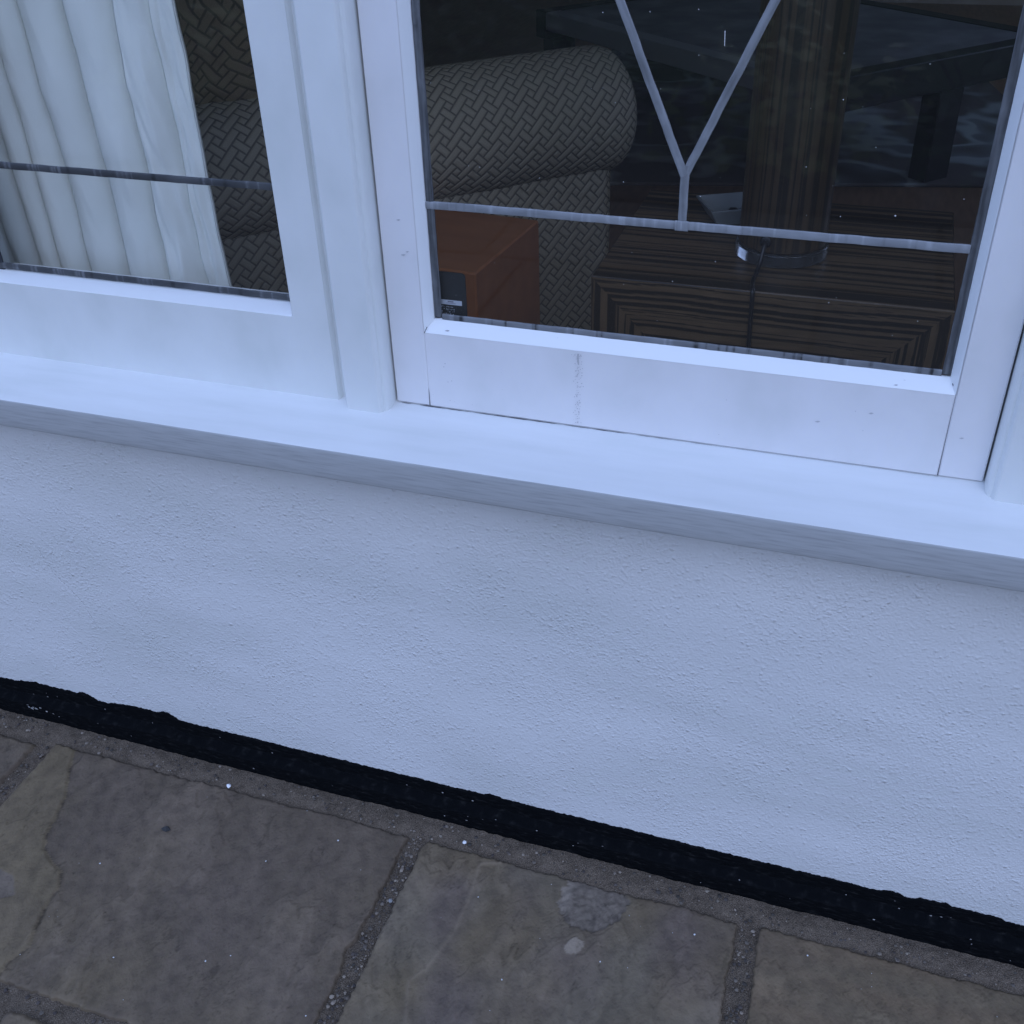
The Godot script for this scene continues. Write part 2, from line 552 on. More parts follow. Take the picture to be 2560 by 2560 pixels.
# ---------------------------------------------------------------- the house
func build_ground() -> void:
	var s := Shape.new()
	s.quad(Vector3(-100, -0.03, -100), Vector3(100, -0.03, -100), Vector3(100, -0.03, 120), Vector3(-100, -0.03, 120), Vector3.UP)
	struct("lawn", s, M.lawn)
	s = Shape.new()
	# bedding mortar: a rough sheet between and under the flagstones, up to the plinth
	s.grid(760, 190, func(i, j):
		var x: float = -1.45 + i * 0.0025
		var z: float = 0.0665 + j * 0.0025
		var y := -0.0040 + 0.0016 * noise_b.get_noise_2d(x * 2600, z * 2600) + 0.0014 * noise_a.get_noise_2d(x * 2500, z * 2500)
		if z < 0.105:
			y += 0.0040 * smoothstep(0.108, 0.085, z) + 0.002 * noise_a.get_noise_2d(x * 700, 3.0)
		return Vector3(x, y, z), Vector3.UP, null, func(i, j):
			var g := 0.78 + 0.22 * noise_a.get_noise_2d(i * 6.0, j * 6.0) + 0.25 * noise_b.get_noise_2d(i * 30.0, j * 30.0)
			return Color(g * 0.98, g, g * 1.03))
	var paving := struct("paving", s, M.mortar)
	s = Shape.new()
	s.box(Vector3(-4.2, -0.1, 0.08), Vector3(3.6, -0.012, 2.62), 0.0)
	obj("bedding", s, M.mortar, paving)
	# the large stones by the wall
	var seeds := 0
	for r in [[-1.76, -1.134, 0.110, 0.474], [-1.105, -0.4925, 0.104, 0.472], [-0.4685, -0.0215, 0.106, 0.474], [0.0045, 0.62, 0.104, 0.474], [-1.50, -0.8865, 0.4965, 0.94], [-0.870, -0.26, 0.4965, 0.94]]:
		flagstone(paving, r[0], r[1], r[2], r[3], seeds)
		seeds += 1
	# the rest of the patio, behind the photographer
	rng.seed = 40
	var z := 0.4965
	var row := 0
	while z < 2.5:
		var d: float = 0.4435 if row == 0 else [0.6, 0.45, 0.6, 0.9][row % 4]
		var x := -4.1 if row > 0 else -0.244
		if row == 0:
			for xx in [[-4.1, -3.51], [-3.49, -2.79], [-2.77, -2.13], [-2.11, -1.515]]:
				plain_stone(paving, xx[0], xx[1], z, z + d)
		while x < 3.4:
			var w: float = [0.6, 0.45, 0.6, 0.9, 0.3][rng.randi() % 5]
			plain_stone(paving, x, x + w, z, z + d)
			x += w + 0.018
		z += d + 0.02
		row += 1
	for xx in [[-4.1, -3.50], [-3.48, -2.88], [-2.86, -2.26], [-2.24, -1.78], [0.64, 1.24], [1.26, 1.86], [1.88, 2.48], [2.5, 3.4]]:
		plain_stone(paving, xx[0], xx[1], 0.106, 0.474)
	# grit caught in the joints
	var g := Shape.new()
	rng.seed = 12
	for k in 3000:
		var p := Vector3.ZERO
		var u := rng.randf()
		if u < 0.42:
			p = Vector3(rng.randf_range(-1.3, 0.4), 0.0, rng.randf_range(0.07, 0.103))
		elif u < 0.66:
			p = Vector3(-0.480 + rng.randf_range(-0.011, 0.011), -0.002, rng.randf_range(0.1, 0.5))
		elif u < 0.82:
			p = Vector3(-0.008 + rng.randf_range(-0.011, 0.011), -0.002, rng.randf_range(0.1, 0.48))
		elif u < 0.92:
			p = Vector3(-1.119 + rng.randf_range(-0.012, 0.012), -0.002, rng.randf_range(0.1, 0.48))
		else:
			p = Vector3(rng.randf_range(-1.3, -0.3), -0.002, rng.randf_range(0.476, 0.494))
		var big := rng.randf()
		nugget(g, p, 0.0006 + 0.0026 * pow(big, 5.0), Color(0.05, 0.04, 0.035).lerp(Color(0.30, 0.245, 0.19), pow(rng.randf(), 2.2)))
	var grit := obj("grit", g, M.pebble, paving)
	grit.set_meta("kind", "stuff")


func nugget(s: Shape, p: Vector3, r: float, col: Color) -> void:
	# a small faceted stone
	s.colored = true
	var top := p + Vector3(rng.randf_range(-0.3, 0.3), rng.randf_range(0.6, 1.0), rng.randf_range(-0.3, 0.3)) * r
	var ring := []
	var turn := rng.randf() * TAU
	for k in 6:
		ring.append(p + Vector3(cos(turn + TAU * k / 6), 0, sin(turn + TAU * k / 6)) * r * rng.randf_range(0.75, 1.25) + Vector3(0, rng.randf_range(0.0, 0.35) * r, 0))
	for k in 6:
		s.tri(ring[k], ring[(k + 1) % 6], top, (ring[k] + ring[(k + 1) % 6]) * 0.5 - p + Vector3(0, r, 0))
		s.tri(ring[k], ring[(k + 1) % 6], p - Vector3(0, r, 0), (ring[k] + ring[(k + 1) % 6]) * 0.5 - p - Vector3(0, r, 0))
	while s.c.size() < s.v.size():
		s.c.append(col)


func plain_stone(paving: Node, x0: float, x1: float, z0: float, z1: float) -> void:
	var s := boxed(Vector3(x0, -0.03, z0), Vector3(x1, rng.randf_range(-0.001, 0.002), z1), 0.004)
	var t := rng.randf()
	s.colored = true
	for k in s.v.size():
		s.c.append(Color(0.20, 0.15, 0.10).lerp(Color(0.175, 0.14, 0.105), t))
	obj("flagstone", s, M.stone, paving)


func near_line(p: Vector2, pts: PackedVector2Array) -> float:
	var d := 9.0
	for i in pts.size() - 1:
		d = minf(d, p.distance_to(Geometry2D.get_closest_point_to_segment(p, pts[i], pts[i + 1])))
	return d


func blob(p: Vector2, c: Vector2, r: Vector2, turn := 0.0) -> float:
	var q := (p - c).rotated(-turn) / r
	return exp(-q.length_squared())


const RIVEN := [[-1.075, 0.09], [-1.051, 0.139], [-1.017, 0.194], [-1.0, 0.259], [-0.988, 0.281], [-0.958, 0.3], [-0.937, 0.307], [-0.923, 0.331], [-0.921, 0.363], [-0.91, 0.398], [-0.9, 0.419], [-0.912, 0.441], [-0.914, 0.475]]
const PIT := [[-1.03, 0.329], [-0.996, 0.336], [-0.975, 0.36], [-0.99, 0.371], [-1.03, 0.372]]
const RIDGE := [[-0.343, 0.086], [-0.352, 0.112], [-0.378, 0.122], [-0.374, 0.163], [-0.375, 0.227], [-0.39, 0.291], [-0.405, 0.313], [-0.397, 0.338], [-0.385, 0.367]]
const SCAR := [[-0.248, 0.089], [-0.258, 0.128], [-0.256, 0.15], [-0.242, 0.172], [-0.222, 0.177], [-0.204, 0.179], [-0.187, 0.169], [-0.169, 0.144], [-0.165, 0.119], [-0.179, 0.103], [-0.196, 0.094]]


func pts2(a: Array) -> PackedVector2Array:
	var o := PackedVector2Array()
	for e in a:
		o.append(Vector2(e[0], e[1]))
	return o


# riven sandstone: [height, colour] at a place on stone k
func stone_at(k: int, p: Vector2, riven: PackedVector2Array, pit: PackedVector2Array, ridge: PackedVector2Array, scar: PackedVector2Array) -> Array:
	var h := 0.0012 * noise_a.get_noise_2d(p.x * 420 + k * 91, p.y * 420) + 0.0005 * noise_b.get_noise_2d(p.x * 900, p.y * 900 + k * 37)
	var m1 := noise_b.get_noise_2d(p.x * 330 + p.y * 120 + k * 55, p.y * 210 - p.x * 60)
	var m2 := noise_a.get_noise_2d(p.x * 800 + 40 * k, p.y * 500)
	var m3 := noise_b.get_noise_2d(p.x * 1900 + 7 * k, p.y * 800)
	var slate := Vector3(0.155, 0.116, 0.082)
	var ochre := Vector3(0.198, 0.148, 0.088)
	var brown := Vector3(0.176, 0.131, 0.083)
	var violet := Vector3(0.150, 0.112, 0.088)
	var col := brown
	if k == 1:
		col = slate.lerp(brown, clampf(0.30 + 1.5 * (p.y - 0.30) * 2.0 - 1.2 * (p.x + 0.80) + 0.8 * m1, 0.0, 1.0))
		col = col.lerp(Vector3(0.150, 0.112, 0.082), clampf(0.9 * blob(p, Vector2(-0.72, 0.28), Vector2(0.13, 0.10)) + 0.7 * blob(p, Vector2(-0.93, 0.17), Vector2(0.05, 0.08)) + 0.5 * m2, 0.0, 0.8))
		# the higher layer left of the riven edge
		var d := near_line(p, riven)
		var left := false
		for i in riven.size() - 1:
			if p.y >= riven[i].y and p.y < riven[i + 1].y:
				left = p.x < lerpf(riven[i].x, riven[i + 1].x, (p.y - riven[i].y) / (riven[i + 1].y - riven[i].y)) + 0.004 * noise_b.get_noise_2d(p.y * 2600, 5.0)
		col *= 1.0 - 0.5 * exp(-d / 0.0016) * (0.5 + 0.8 * clampf(noise_b.get_noise_1d(p.y * 900.0) + 0.4, 0.0, 1.0))  # shadow line of the step, painted into the stone colour
		if left:
			h += 0.0026 * smoothstep(0.0, 0.004, d)
			col = ochre.lerp(brown, clampf(0.35 + m1 + 4.0 * maxf(0.0, d - 0.05), 0.0, 1.0))
			if Geometry2D.is_point_in_polygon(p, pit):
				h -= 0.0018
				col = Vector3(0.190, 0.147, 0.108)
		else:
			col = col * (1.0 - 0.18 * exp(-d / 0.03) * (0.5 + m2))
	elif k == 2:
		col = brown.lerp(Vector3(0.178, 0.140, 0.096), clampf(0.5 + 1.3 * m1, 0.0, 1.0))
		var vi := 0.9 * blob(p, Vector2(-0.392, 0.205), Vector2(0.026, 0.045)) + 0.9 * blob(p, Vector2(-0.352, 0.315), Vector2(0.036, 0.045), 0.4) + 0.7 * blob(p, Vector2(-0.222, 0.235), Vector2(0.05, 0.05)) + 0.6 * blob(p, Vector2(-0.30, 0.15), Vector2(0.03, 0.05)) + 0.8 * blob(p, Vector2(-0.08, 0.15), Vector2(0.05, 0.08)) + 0.5 * blob(p, Vector2(-0.345, 0.38), Vector2(0.05, 0.06))
		col = col.lerp(violet, clampf(vi + 0.6 * m2, 0.0, 0.85))
		col = col.lerp(ochre, clampf(0.8 * blob(p, Vector2(-0.41, 0.33), Vector2(0.03, 0.04)) + 0.6 * blob(p, Vector2(-0.35, 0.25), Vector2(0.02, 0.05), -0.3), 0.0, 0.8))
		var d := near_line(p, ridge)
		var side := p.x - lerpf(-0.343, -0.40, clampf((p.y - 0.086) / 0.25, 0.0, 1.0))
		h += 0.0011 * (1.0 if side < 0.0 else 0.0) * smoothstep(0.0, 0.02, d)
		h += 0.0012 * exp(-d * d / 0.000006)
		col = col.lerp(Vector3(0.25, 0.19, 0.13), 0.55 * exp(-d * d / 0.000008))
		if Geometry2D.is_point_in_polygon(p + Vector2(noise_b.get_noise_2d(p.x * 3000, p.y * 3000), noise_b.get_noise_2d(p.y * 3000, p.x * 3000)) * 0.005, scar):
			h += -0.0022 + 0.0018 * noise_b.get_noise_2d(p.x * 2600 + p.y * 1500, p.y * 2600) + 0.0004 * noise_b.get_noise_2d(p.x * 7000, p.y * 7000)
			col = Vector3(0.185, 0.148, 0.115) * (1.0 + 0.3 * noise_b.get_noise_2d(p.x * 5200 - p.y * 3000, p.y * 4200))
			col = col.lerp(Vector3(0.28, 0.23, 0.18), clampf(1.3 * blob(p, Vector2(-0.254, 0.128), Vector2(0.010, 0.035)), 0, 0.8))
		var ov := blob(p + Vector2(m3, m2) * 0.004, Vector2(-0.219, 0.207), Vector2(0.010, 0.0155), 0.35)
		if ov > 0.45:
			h += 0.0009
			col = Vector3(0.27, 0.215, 0.16)
	elif k == 3:
		col = brown.lerp(Vector3(0.185, 0.132, 0.082), clampf(0.5 + 1.2 * noise_b.get_noise_2d(p.x * 140 + p.y * 90, p.y * 900), 0.0, 1.0))
		col = col.lerp(slate, clampf(0.5 * blob(p, Vector2(0.02, 0.13), Vector2(0.05, 0.03)), 0.0, 0.6))
	else:
		col = slate.lerp(brown, clampf(0.4 + m1, 0.0, 1.0))
	# layers split off the surface
	var lay := noise_b.get_noise_2d(p.x * 260 + 17 * k, p.y * 170 + p.x * 80) + 0.18 * m3
	for e in [0.12, 0.3]:
		h += 0.0011 * smoothstep(e - 0.006, e + 0.006, lay)
		col *= 1.0 + 0.09 * smoothstep(e - 0.012, e + 0.012, lay)
		col *= 1.0 - 0.12 * exp(-pow((lay - e + 0.008) / 0.008, 2.0))
	# bedding streaks run across the wall; small pits and fine dark hair lines
	var q := p.rotated(0.42)
	var st := noise_b.get_noise_2d(q.x * 2600 + 31 * k, q.y * 330)
	var st2 := noise_a.get_noise_2d(q.x * 1500 + 77 * k, q.y * 160)
	col *= 1.0 + 0.10 * m2 + 0.05 * m3 + 0.07 * st + 0.15 * st2
	var hair := absf(noise_a.get_noise_2d(p.x * 650 + 200 * k + 40.0 * m1, p.y * 420 + 25.0 * m3))
	if hair < 0.018 and noise_b.get_noise_2d(p.x * 400 + 9 * k, p.y * 400) > 0.12:
		h -= 0.0005
		col *= 0.78
	var pitn := noise_b.get_noise_2d(p.x * 12000, p.y * 12000 + 500 * k)
	if pitn > 0.56:
		h -= 0.0007
		col *= 0.80
	return [h, Color(col.x, col.y, col.z)]


func flagstone(paving: Node, x0: float, x1: float, z0: float, z1: float, k: int) -> void:
	var step := 0.0022 if k in [1, 2, 3] else 0.005
	var nx := int((x1 - x0) / step)
	var nz := int((z1 - z0) / step)
	var riven := pts2(RIVEN)
	var pit := pts2(PIT)
	var ridge := pts2(RIDGE)
	var scar := pts2(SCAR)
	var cols := PackedColorArray()
	cols.resize((nx + 1) * (nz + 1))
	var s := Shape.new()
	s.grid(nx, nz, func(i, j):
		var fx := float(i) / nx
		var fz := float(j) / nz
		# chipped, wandering edges
		var ex0 := 0.0035 * noise_a.get_noise_2d(fz * 500, k * 31.0) + 0.0022 * noise_b.get_noise_2d(fz * 1500, k * 57.0)
		var ex1 := 0.0035 * noise_a.get_noise_2d(fz * 500, k * 77.0) + 0.0022 * noise_b.get_noise_2d(fz * 1500, k * 21.0)
		var ez0 := 0.0035 * noise_a.get_noise_2d(fx * 700, k * 13.0) + 0.0022 * noise_b.get_noise_2d(fx * 2300, k * 5.0)
		var ez1 := 0.0035 * noise_a.get_noise_2d(fx * 700, k * 63.0) + 0.0022 * noise_b.get_noise_2d(fx * 2300, k * 99.0)
		if k == 1:
			ex1 -= 0.007 * exp(-pow((fz - 0.53) / 0.045, 2.0))
		var x := lerpf(x0 + ex0, x1 + ex1, fx)
		var z := lerpf(z0 + ez0, z1 + ez1, fz)
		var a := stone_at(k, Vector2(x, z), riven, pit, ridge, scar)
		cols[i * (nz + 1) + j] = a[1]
		var e := minf(minf(x - x0 - ex0, x1 + ex1 - x), minf(z - z0 - ez0, z1 + ez1 - z))
		var round_ := 0.0035 * pow(1.0 - clampf(e / 0.007, 0.0, 1.0), 2.0)
		var y: float = 0.0012 + a[0] - round_
		if i == 0 or j == 0 or i == nx or j == nz:
			y = -0.016
		return Vector3(x, y, z), Vector3.UP, null, func(i, j): return cols[i * (nz + 1) + j])
	obj("flagstone", s, M.stone, paving)


func wall_y(x: float, y: float) -> float:
	return 0.045 + 0.0008 * noise_a.get_noise_2d(x * 260, y * 260) + 0.0005 * noise_b.get_noise_2d(x * 420, y * 420)


func plinth_top(x_: float) -> float:
	var x := x_ / 1.0192
	var y := 0.0540 + 0.0012 * noise_a.get_noise_2d(x * 3000, 1.0) + 0.0016 * noise_b.get_noise_2d(x * 4200, 9.0) + 0.0011 * noise_b.get_noise_2d(x * 14000, 4.0)
	# runs of the brush
	for e in [[-1.165, 0.006, 0.02], [-1.10, 0.009, 0.05], [-1.052, 0.007, 0.014], [-0.945, 0.0085, 0.05], [-0.905, 0.005, 0.015], [-0.375, 0.005, 0.010], [0.157, 0.006, 0.010], [0.205, 0.008, 0.018], [0.255, 0.006, 0.03]]:
		y += e[1] * 0.75 * (smoothstep(e[0] - e[2] * 1.5, e[0] - e[2] * 0.6, x) - smoothstep(e[0] + e[2] * 0.75, e[0] + e[2] * 1.25, x))
	return y


func build_wall() -> void:
	var w := thing("house_wall", "white pimpled masonry wall below the window, black tarred foot", "wall")
	var s := Shape.new()
	s.grid(340, 96, func(i, j):
		var x: float = -1.55 + i * 0.0065
		var y: float = 0.02 + j * 0.006
		return Vector3(x, y, wall_y(x, y)), Vector3(0, 0, 1), func(i, j): return Vector2((i * 0.0065) / 2.0, 1.0 - (j * 0.006) / 0.62))
	obj("rendered_face", s, M.wall, w)
	# the rest of the facade: below the sill to both sides, the piers and the wall above the windows
	s = Shape.new()
	s.box(Vector3(-3.2, 0.0, -0.14), Vector3(-1.55, 0.62, 0.045), 0.0)
	s.box(Vector3(0.66, 0.0, -0.14), Vector3(2.14, 0.62, 0.045), 0.0)
	s.box(Vector3(-1.55, 0.0, -0.14), Vector3(0.66, 0.596, 0.040), 0.0)
	s.box(Vector3(-3.2, 0.62, -0.14), Vector3(-1.50, 3.0, 0.04), 0.0)
	s.box(Vector3(0.80, 0.62, -0.14), Vector3(2.14, 3.0, 0.04), 0.0)
	s.box(Vector3(-1.50, 2.07, -0.14), Vector3(0.80, 3.0, 0.04), 0.0)
	obj("masonry", s, M.plain_wall, w)
	s = Shape.new()
	s.box(Vector3(-3.4, 2.9, -0.2), Vector3(2.34, 3.05, 0.36), 0.01)
	obj("eaves", s, M.frame_paint, w)
	# tarred plinth with a ragged brushed top edge
	s = Shape.new()
	var rows := [[1.0, -0.0020], [1.0, 0.0013], [0.975, 0.0020], [0.80, 0.0024], [0.60, 0.0028], [0.55, 0.0036], [0.50, 0.0182], [0.465, 0.0196], [0.25, 0.0200], [0.0, 0.0204], [-0.2, 0.0204]]
	s.grid(1300, rows.size() - 1, func(i, j):
		var x: float = -1.62 + i * 0.0018
		var t := plinth_top(x)
		var y: float = rows[j][0] * t
		var low := 0.5 + 0.5 * noise_a.get_noise_2d(x * 500, 40.0)
		var z: float = wall_y(x, maxf(y, 0.05)) + rows[j][1]
		if j >= 5:
			z += 0.0007 * noise_b.get_noise_2d(x * 1500, j * 40.0) * (0.5 + low)
			y += 0.0015 * noise_a.get_noise_2d(x * 600, 8.0) if j < 9 else 0.0
		return Vector3(x, y, z), Vector3(0, 0, 1))
	var p := obj("plinth", s, M.tar, w)
	s = Shape.new()
	s.box(Vector3(-3.2, -0.02, 0.03), Vector3(-1.621, 0.054, 0.0645), 0.003)
	obj("plinth", s, M.tar, w)
	s = Shape.new()
	s.box(Vector3(0.721, -0.02, 0.03), Vector3(2.14, 0.054, 0.0645), 0.003)
	obj("plinth", s, M.tar, w)
	p.set_meta("label", "black tarred plinth with a ragged top edge")
	s = Shape.new()
	rng.seed = 8
	for k in 46:
		var x := rng.randf_range(-1.25, 0.32)
		var y := rng.randf_range(0.006, 0.048)
		if k < 8:
			x = -1.16 + rng.randf_range(-0.03, 0.03)
			y = 0.024 + rng.randf_range(-0.005, 0.004)
		s.colored = true
		var g := rng.randf_range(0.10, 0.42)
		var c := Vector3(x, y, wall_y(x, 0.06) + (0.0040 if y > 0.033 else 0.0206))
		var r := rng.randf_range(0.0006, 0.0016) + (0.0014 if k < 8 else 0.0)
		var a := rng.randf() * TAU
		var ring := []
		for q in 5:
			ring.append(c + Vector3(cos(a + TAU * q / 5) * r * rng.randf_range(0.6, 1.5), sin(a + TAU * q / 5) * r * rng.randf_range(0.5, 1.1), 0))
		for q in 5:
			s.tri(ring[q], ring[(q + 1) % 5], c + Vector3(0, 0, 0.0005), Vector3(0, 0, 1))
		while s.c.size() < s.v.size():
			s.c.append(Color(g, g * 0.97, g * 0.94))
	obj("paint_speck", s, M.pebble, w).set_meta("kind", "stuff")


func build_sill() -> void:
	var t := thing("window_sill", "long white timber window sill projecting over the rendered wall", "sill")
	var top := [Vector2(0.6565, -0.03), Vector2(0.6508, 0.008), Vector2(0.6448, 0.048), Vector2(0.6386, 0.0895), Vector2(0.6375, 0.0965), Vector2(0.6366, 0.0990)]
	var front := [Vector2(0.6366, 0.0990), Vector2(0.6350, 0.1002), Vector2(0.626, 0.1006), Vector2(0.610, 0.1004), Vector2(0.6000, 0.1000), Vector2(0.5980, 0.0985)]
	var under := [Vector2(0.5980, 0.0985), Vector2(0.5975, 0.090), Vector2(0.6025, 0.087), Vector2(0.6025, 0.082), Vector2(0.5978, 0.079), Vector2(0.597, 0.02)]
	var k := 0
	for prof in [top, front, under]:
		var s := Shape.new()
		s.grid(460, prof.size() - 1, func(i, j):
			var x: float = -1.56 + i * 0.005
			var wob := 0.0003 * noise_a.get_noise_2d(x * 300, j * 9.0) + 0.00015 * noise_b.get_noise_2d(x * 900, j * 30.0)
			if (k == 0 and j == prof.size() - 1) or (k == 1 and j == 0):
				wob = 0.0003 * noise_a.get_noise_2d(x * 300, 77.0) + 0.0002 * noise_b.get_noise_2d(x * 900, 77.0)
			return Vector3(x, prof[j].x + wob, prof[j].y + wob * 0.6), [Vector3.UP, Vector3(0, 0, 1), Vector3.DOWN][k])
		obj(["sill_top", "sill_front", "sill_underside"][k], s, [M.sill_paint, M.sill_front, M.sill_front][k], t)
		k += 1


# a strip of painted bead between a frame edge (outer) and the glass (inner); ragged where the paint laps on to the lead
func bead(parent: Node, a0: Vector3, a1: Vector3, b0: Vector3, b1: Vector3, hint: Vector3, rag: float, rseed: float) -> void:
	var s := Shape.new()
	var steps := int(a0.distance_to(a1) / 0.003) + 1
	var across := (b0 - a0).normalized()
	s.grid(steps, 3, func(i, j):
		var t := float(i) / steps
		var o := a0.lerp(a1, t)
		var q := b0.lerp(b1, t)
		if j == 3:
			var g := noise_b.get_noise_2d(t * a0.distance_to(a1) * 2600, rseed) + 0.7 * maxf(0.0, noise_a.get_noise_2d(t * a0.distance_to(a1) * 1800, rseed * 3.0))
			return q + across * rag * g + Vector3(0, 0, -0.0012)
		return o.lerp(q, [0.0, 0.12, 0.94][j]) + hint.normalized() * [0.0, 0.0004, 0.0003][j], hint)
	obj("glazing_bead", s, M.bead_paint, parent)


# a lead strip lying on the glass: slightly domed, from a to b
func lead(parent: Node, a: Vector2, b: Vector2, w: float, z: float, m: Material, lift := 0.0, tex := 1.7) -> void:
	var s := Shape.new()
	var d := (b - a)
	var len_ := d.length()
	d /= len_
	var side := Vector2(-d.y, d.x)
	var prof := [[-0.5, -0.0003], [-0.5, 0.0010], [-0.40, 0.0016], [0.0, 0.0019], [0.40, 0.0016], [0.5, 0.0010], [0.5, -0.0003]]
	var steps := maxi(2, int(len_ / 0.004))
	var off := absf(a.x * 3.1 + a.y * 7.7)
	s.grid(steps, prof.size() - 1, func(i, j):
		var t: float = len_ * i / steps
		var wob := 0.0004 * noise_b.get_noise_2d((t + off) * 1500, 3.0)
		var p: Vector2 = a + d * t + side * (prof[j][0] * w + wob)
		return Vector3(p.x, p.y, z + prof[j][1] + lift + 0.0002 * noise_b.get_noise_2d((t + off) * 3000, j * 20.0)), Vector3(0, 0, 1),
		func(i, j): return Vector2(off + len_ * i / steps * tex, 1.0 - float(j) / (prof.size() - 1)))
	obj("lead_strip", s, m, parent)


func flat(poly: Array, z: float) -> Shape:
	# thin patch on a vertical face
	var s := Shape.new()
	var pv := pts2(poly)
	var t := Geometry2D.triangulate_polygon(pv)
	for k in range(0, t.size(), 3):
		s.tri(Vector3(pv[t[k]].x, pv[t[k]].y, z), Vector3(pv[t[k + 1]].x, pv[t[k + 1]].y, z), Vector3(pv[t[k + 2]].x, pv[t[k + 2]].y, z), Vector3(0, 0, 1))
	return s


func sheet(x0: float, x1: float, y0: float, y1: float, z: float) -> Shape:
	var s := Shape.new()
	s.quad(Vector3(x0, y0, z), Vector3(x1, y0, z), Vector3(x1, y1, z), Vector3(x0, y1, z), Vector3(0, 0, 1))
	return s


const TOP := 1.98


func build_casement() -> void:
	var t := thing("casement_window", "white casement window with leaded glass, lamp and sofa behind it", "window")
	var xl := -0.4935
	var xr := 0.1468
	var gz := -0.015
	obj("stile", boxed(Vector3(xl, 0.6532, -0.042), Vector3(-0.4516, TOP, 0.0), 0.0014), M.casement_paint, t)
	obj("stile", boxed(Vector3(0.1039, 0.6532, -0.042), Vector3(xr, TOP, 0.0), 0.0014), M.casement_paint, t)
	obj("bottom_rail", boxed(Vector3(-0.4516, 0.6534, -0.042), Vector3(0.1035, 0.7455, -0.0003), 0.0006), M.casement_paint, t)
	obj("top_rail", boxed(Vector3(-0.4516, TOP - 0.05, -0.042), Vector3(0.1035, TOP, -0.0003), 0.0006), M.casement_paint, t)
	# beads slope from the frame face down to the glass
	var ty := TOP - 0.05
	bead(t, Vector3(-0.4514, 0.7455, 0), Vector3(0.1034, 0.7455, 0), Vector3(-0.4440, 0.7575, gz + 0.001), Vector3(0.0965, 0.7575, gz + 0.001), Vector3(0, 0.8, 0.6), 0.0016, 3.0)
	bead(t, Vector3(-0.4516, 0.7460, 0), Vector3(-0.4516, ty, 0), Vector3(-0.4440, 0.7580, gz + 0.001), Vector3(-0.4440, ty - 0.012, gz + 0.001), Vector3(0.8, 0, 0.6), 0.0006, 6.0)
	bead(t, Vector3(0.1036, 0.7460, 0), Vector3(0.1036, ty, 0), Vector3(0.0965, 0.7580, gz + 0.001), Vector3(0.0965, ty - 0.012, gz + 0.001), Vector3(-0.8, 0, 0.6), 0.0010, 9.0)
	bead(t, Vector3(-0.4514, ty, 0), Vector3(0.1034, ty, 0), Vector3(-0.4440, ty - 0.012, gz + 0.001), Vector3(0.0965, ty - 0.012, gz + 0.001), Vector3(0, -0.8, 0.6), 0.0006, 12.0)
	# open mitres
	obj("mitre_crack", flat([[-0.4520, 0.7450], [-0.4512, 0.7450], [-0.4470, 0.7530], [-0.4478, 0.7532]], 0.0004), M.crack, t)
	obj("mitre_crack", flat([[0.0985, 0.7545], [0.0992, 0.7550], [0.1036, 0.7468], [0.1031, 0.7464]], -0.006), M.crack, t)
	# the pane, then the lead strips stuck on it
	obj("glass_pane", sheet(-0.4475, 0.1005, 0.7545, ty - 0.004, gz), M.glass, t)
	lead(t, Vector2(-0.4393, 0.7600), Vector2(-0.4393, ty - 0.016), 0.0084, gz, M.lead_border)
	lead(t, Vector2(0.0925, 0.7600), Vector2(0.0925, ty - 0.016), 0.0084, gz, M.lead_border)
	lead(t, Vector2(-0.4345, 0.7602), Vector2(0.0880, 0.7602), 0.0068, gz, M.lead_worn)
	lead(t, Vector2(-0.4345, ty - 0.016), Vector2(0.0880, ty - 0.016), 0.0084, gz, M.lead_border)
	lead(t, Vector2(-0.4440, 0.8857), Vector2(0.0890, 0.8857), 0.0082, gz, M.lead_across, 0.0006)
	var vx := -0.1745
	var vy := 0.940
	var dx := 0.0655 / 0.1465
	var reach := 0.2650
	var my := vy + reach / dx
	var m2 := minf(2.0 * my - vy, ty - 0.016)
	lead(t, Vector2(vx, 0.8860), Vector2(vx, vy + 0.004), 0.0084, gz, M.lead_along, 0.0007)
	lead(t, Vector2(vx - 0.0005, vy - 0.006), Vector2(vx - reach, my), 0.0080, gz, M.lead_along, 0.0012)
	lead(t, Vector2(vx + 0.0010, vy - 0.003), Vector2(vx + reach, my), 0.0080, gz, M.lead_along, 0.0006)
	lead(t, Vector2(vx - reach, my), Vector2(vx - reach + (m2 - my) * dx, m2), 0.0080, gz, M.lead_along, 0.0006)
	lead(t, Vector2(vx + reach, my), Vector2(vx + reach - (m2 - my) * dx, m2), 0.0080, gz, M.lead_along, 0.0012)
	# folded strip end over the crossing
	lead(t, Vector2(vx - 0.0065, 0.8857), Vector2(vx + 0.0065, 0.8857), 0.0098, gz, M.lead_across, 0.0017, 5.0)
	var sp := Shape.new()
	rng.seed = 66
	for k in 42:
		var x := rng.randf_range(-0.43, 0.085)
		var y := rng.randf_range(0.77, 1.10)
		var q := rng.randf_range(0.00025, 0.0006)
		sp.quad(Vector3(x - q, y, gz + 0.0004), Vector3(x, y + q, gz + 0.0004), Vector3(x + q, y, gz + 0.0004), Vector3(x, y - q, gz + 0.0004), Vector3(0, 0, 1))
	sp.quad(Vector3(-0.1476, 1.0625, gz + 0.0004), Vector3(-0.1470, 1.0625, gz + 0.0004), Vector3(-0.1464, 1.0500, gz + 0.0004), Vector3(-0.1469, 1.0500, gz + 0.0004), Vector3(0, 0, 1))
	sp.quad(Vector3(0.0190, 0.9110, gz + 0.0004), Vector3(0.0200, 0.9118, gz + 0.0004), Vector3(0.0209, 0.9110, gz + 0.0004), Vector3(0.0200, 0.9101, gz + 0.0004), Vector3(0, 0, 1))
	obj("pane_fleck", sp, M.flake, t).set_meta("kind", "stuff")
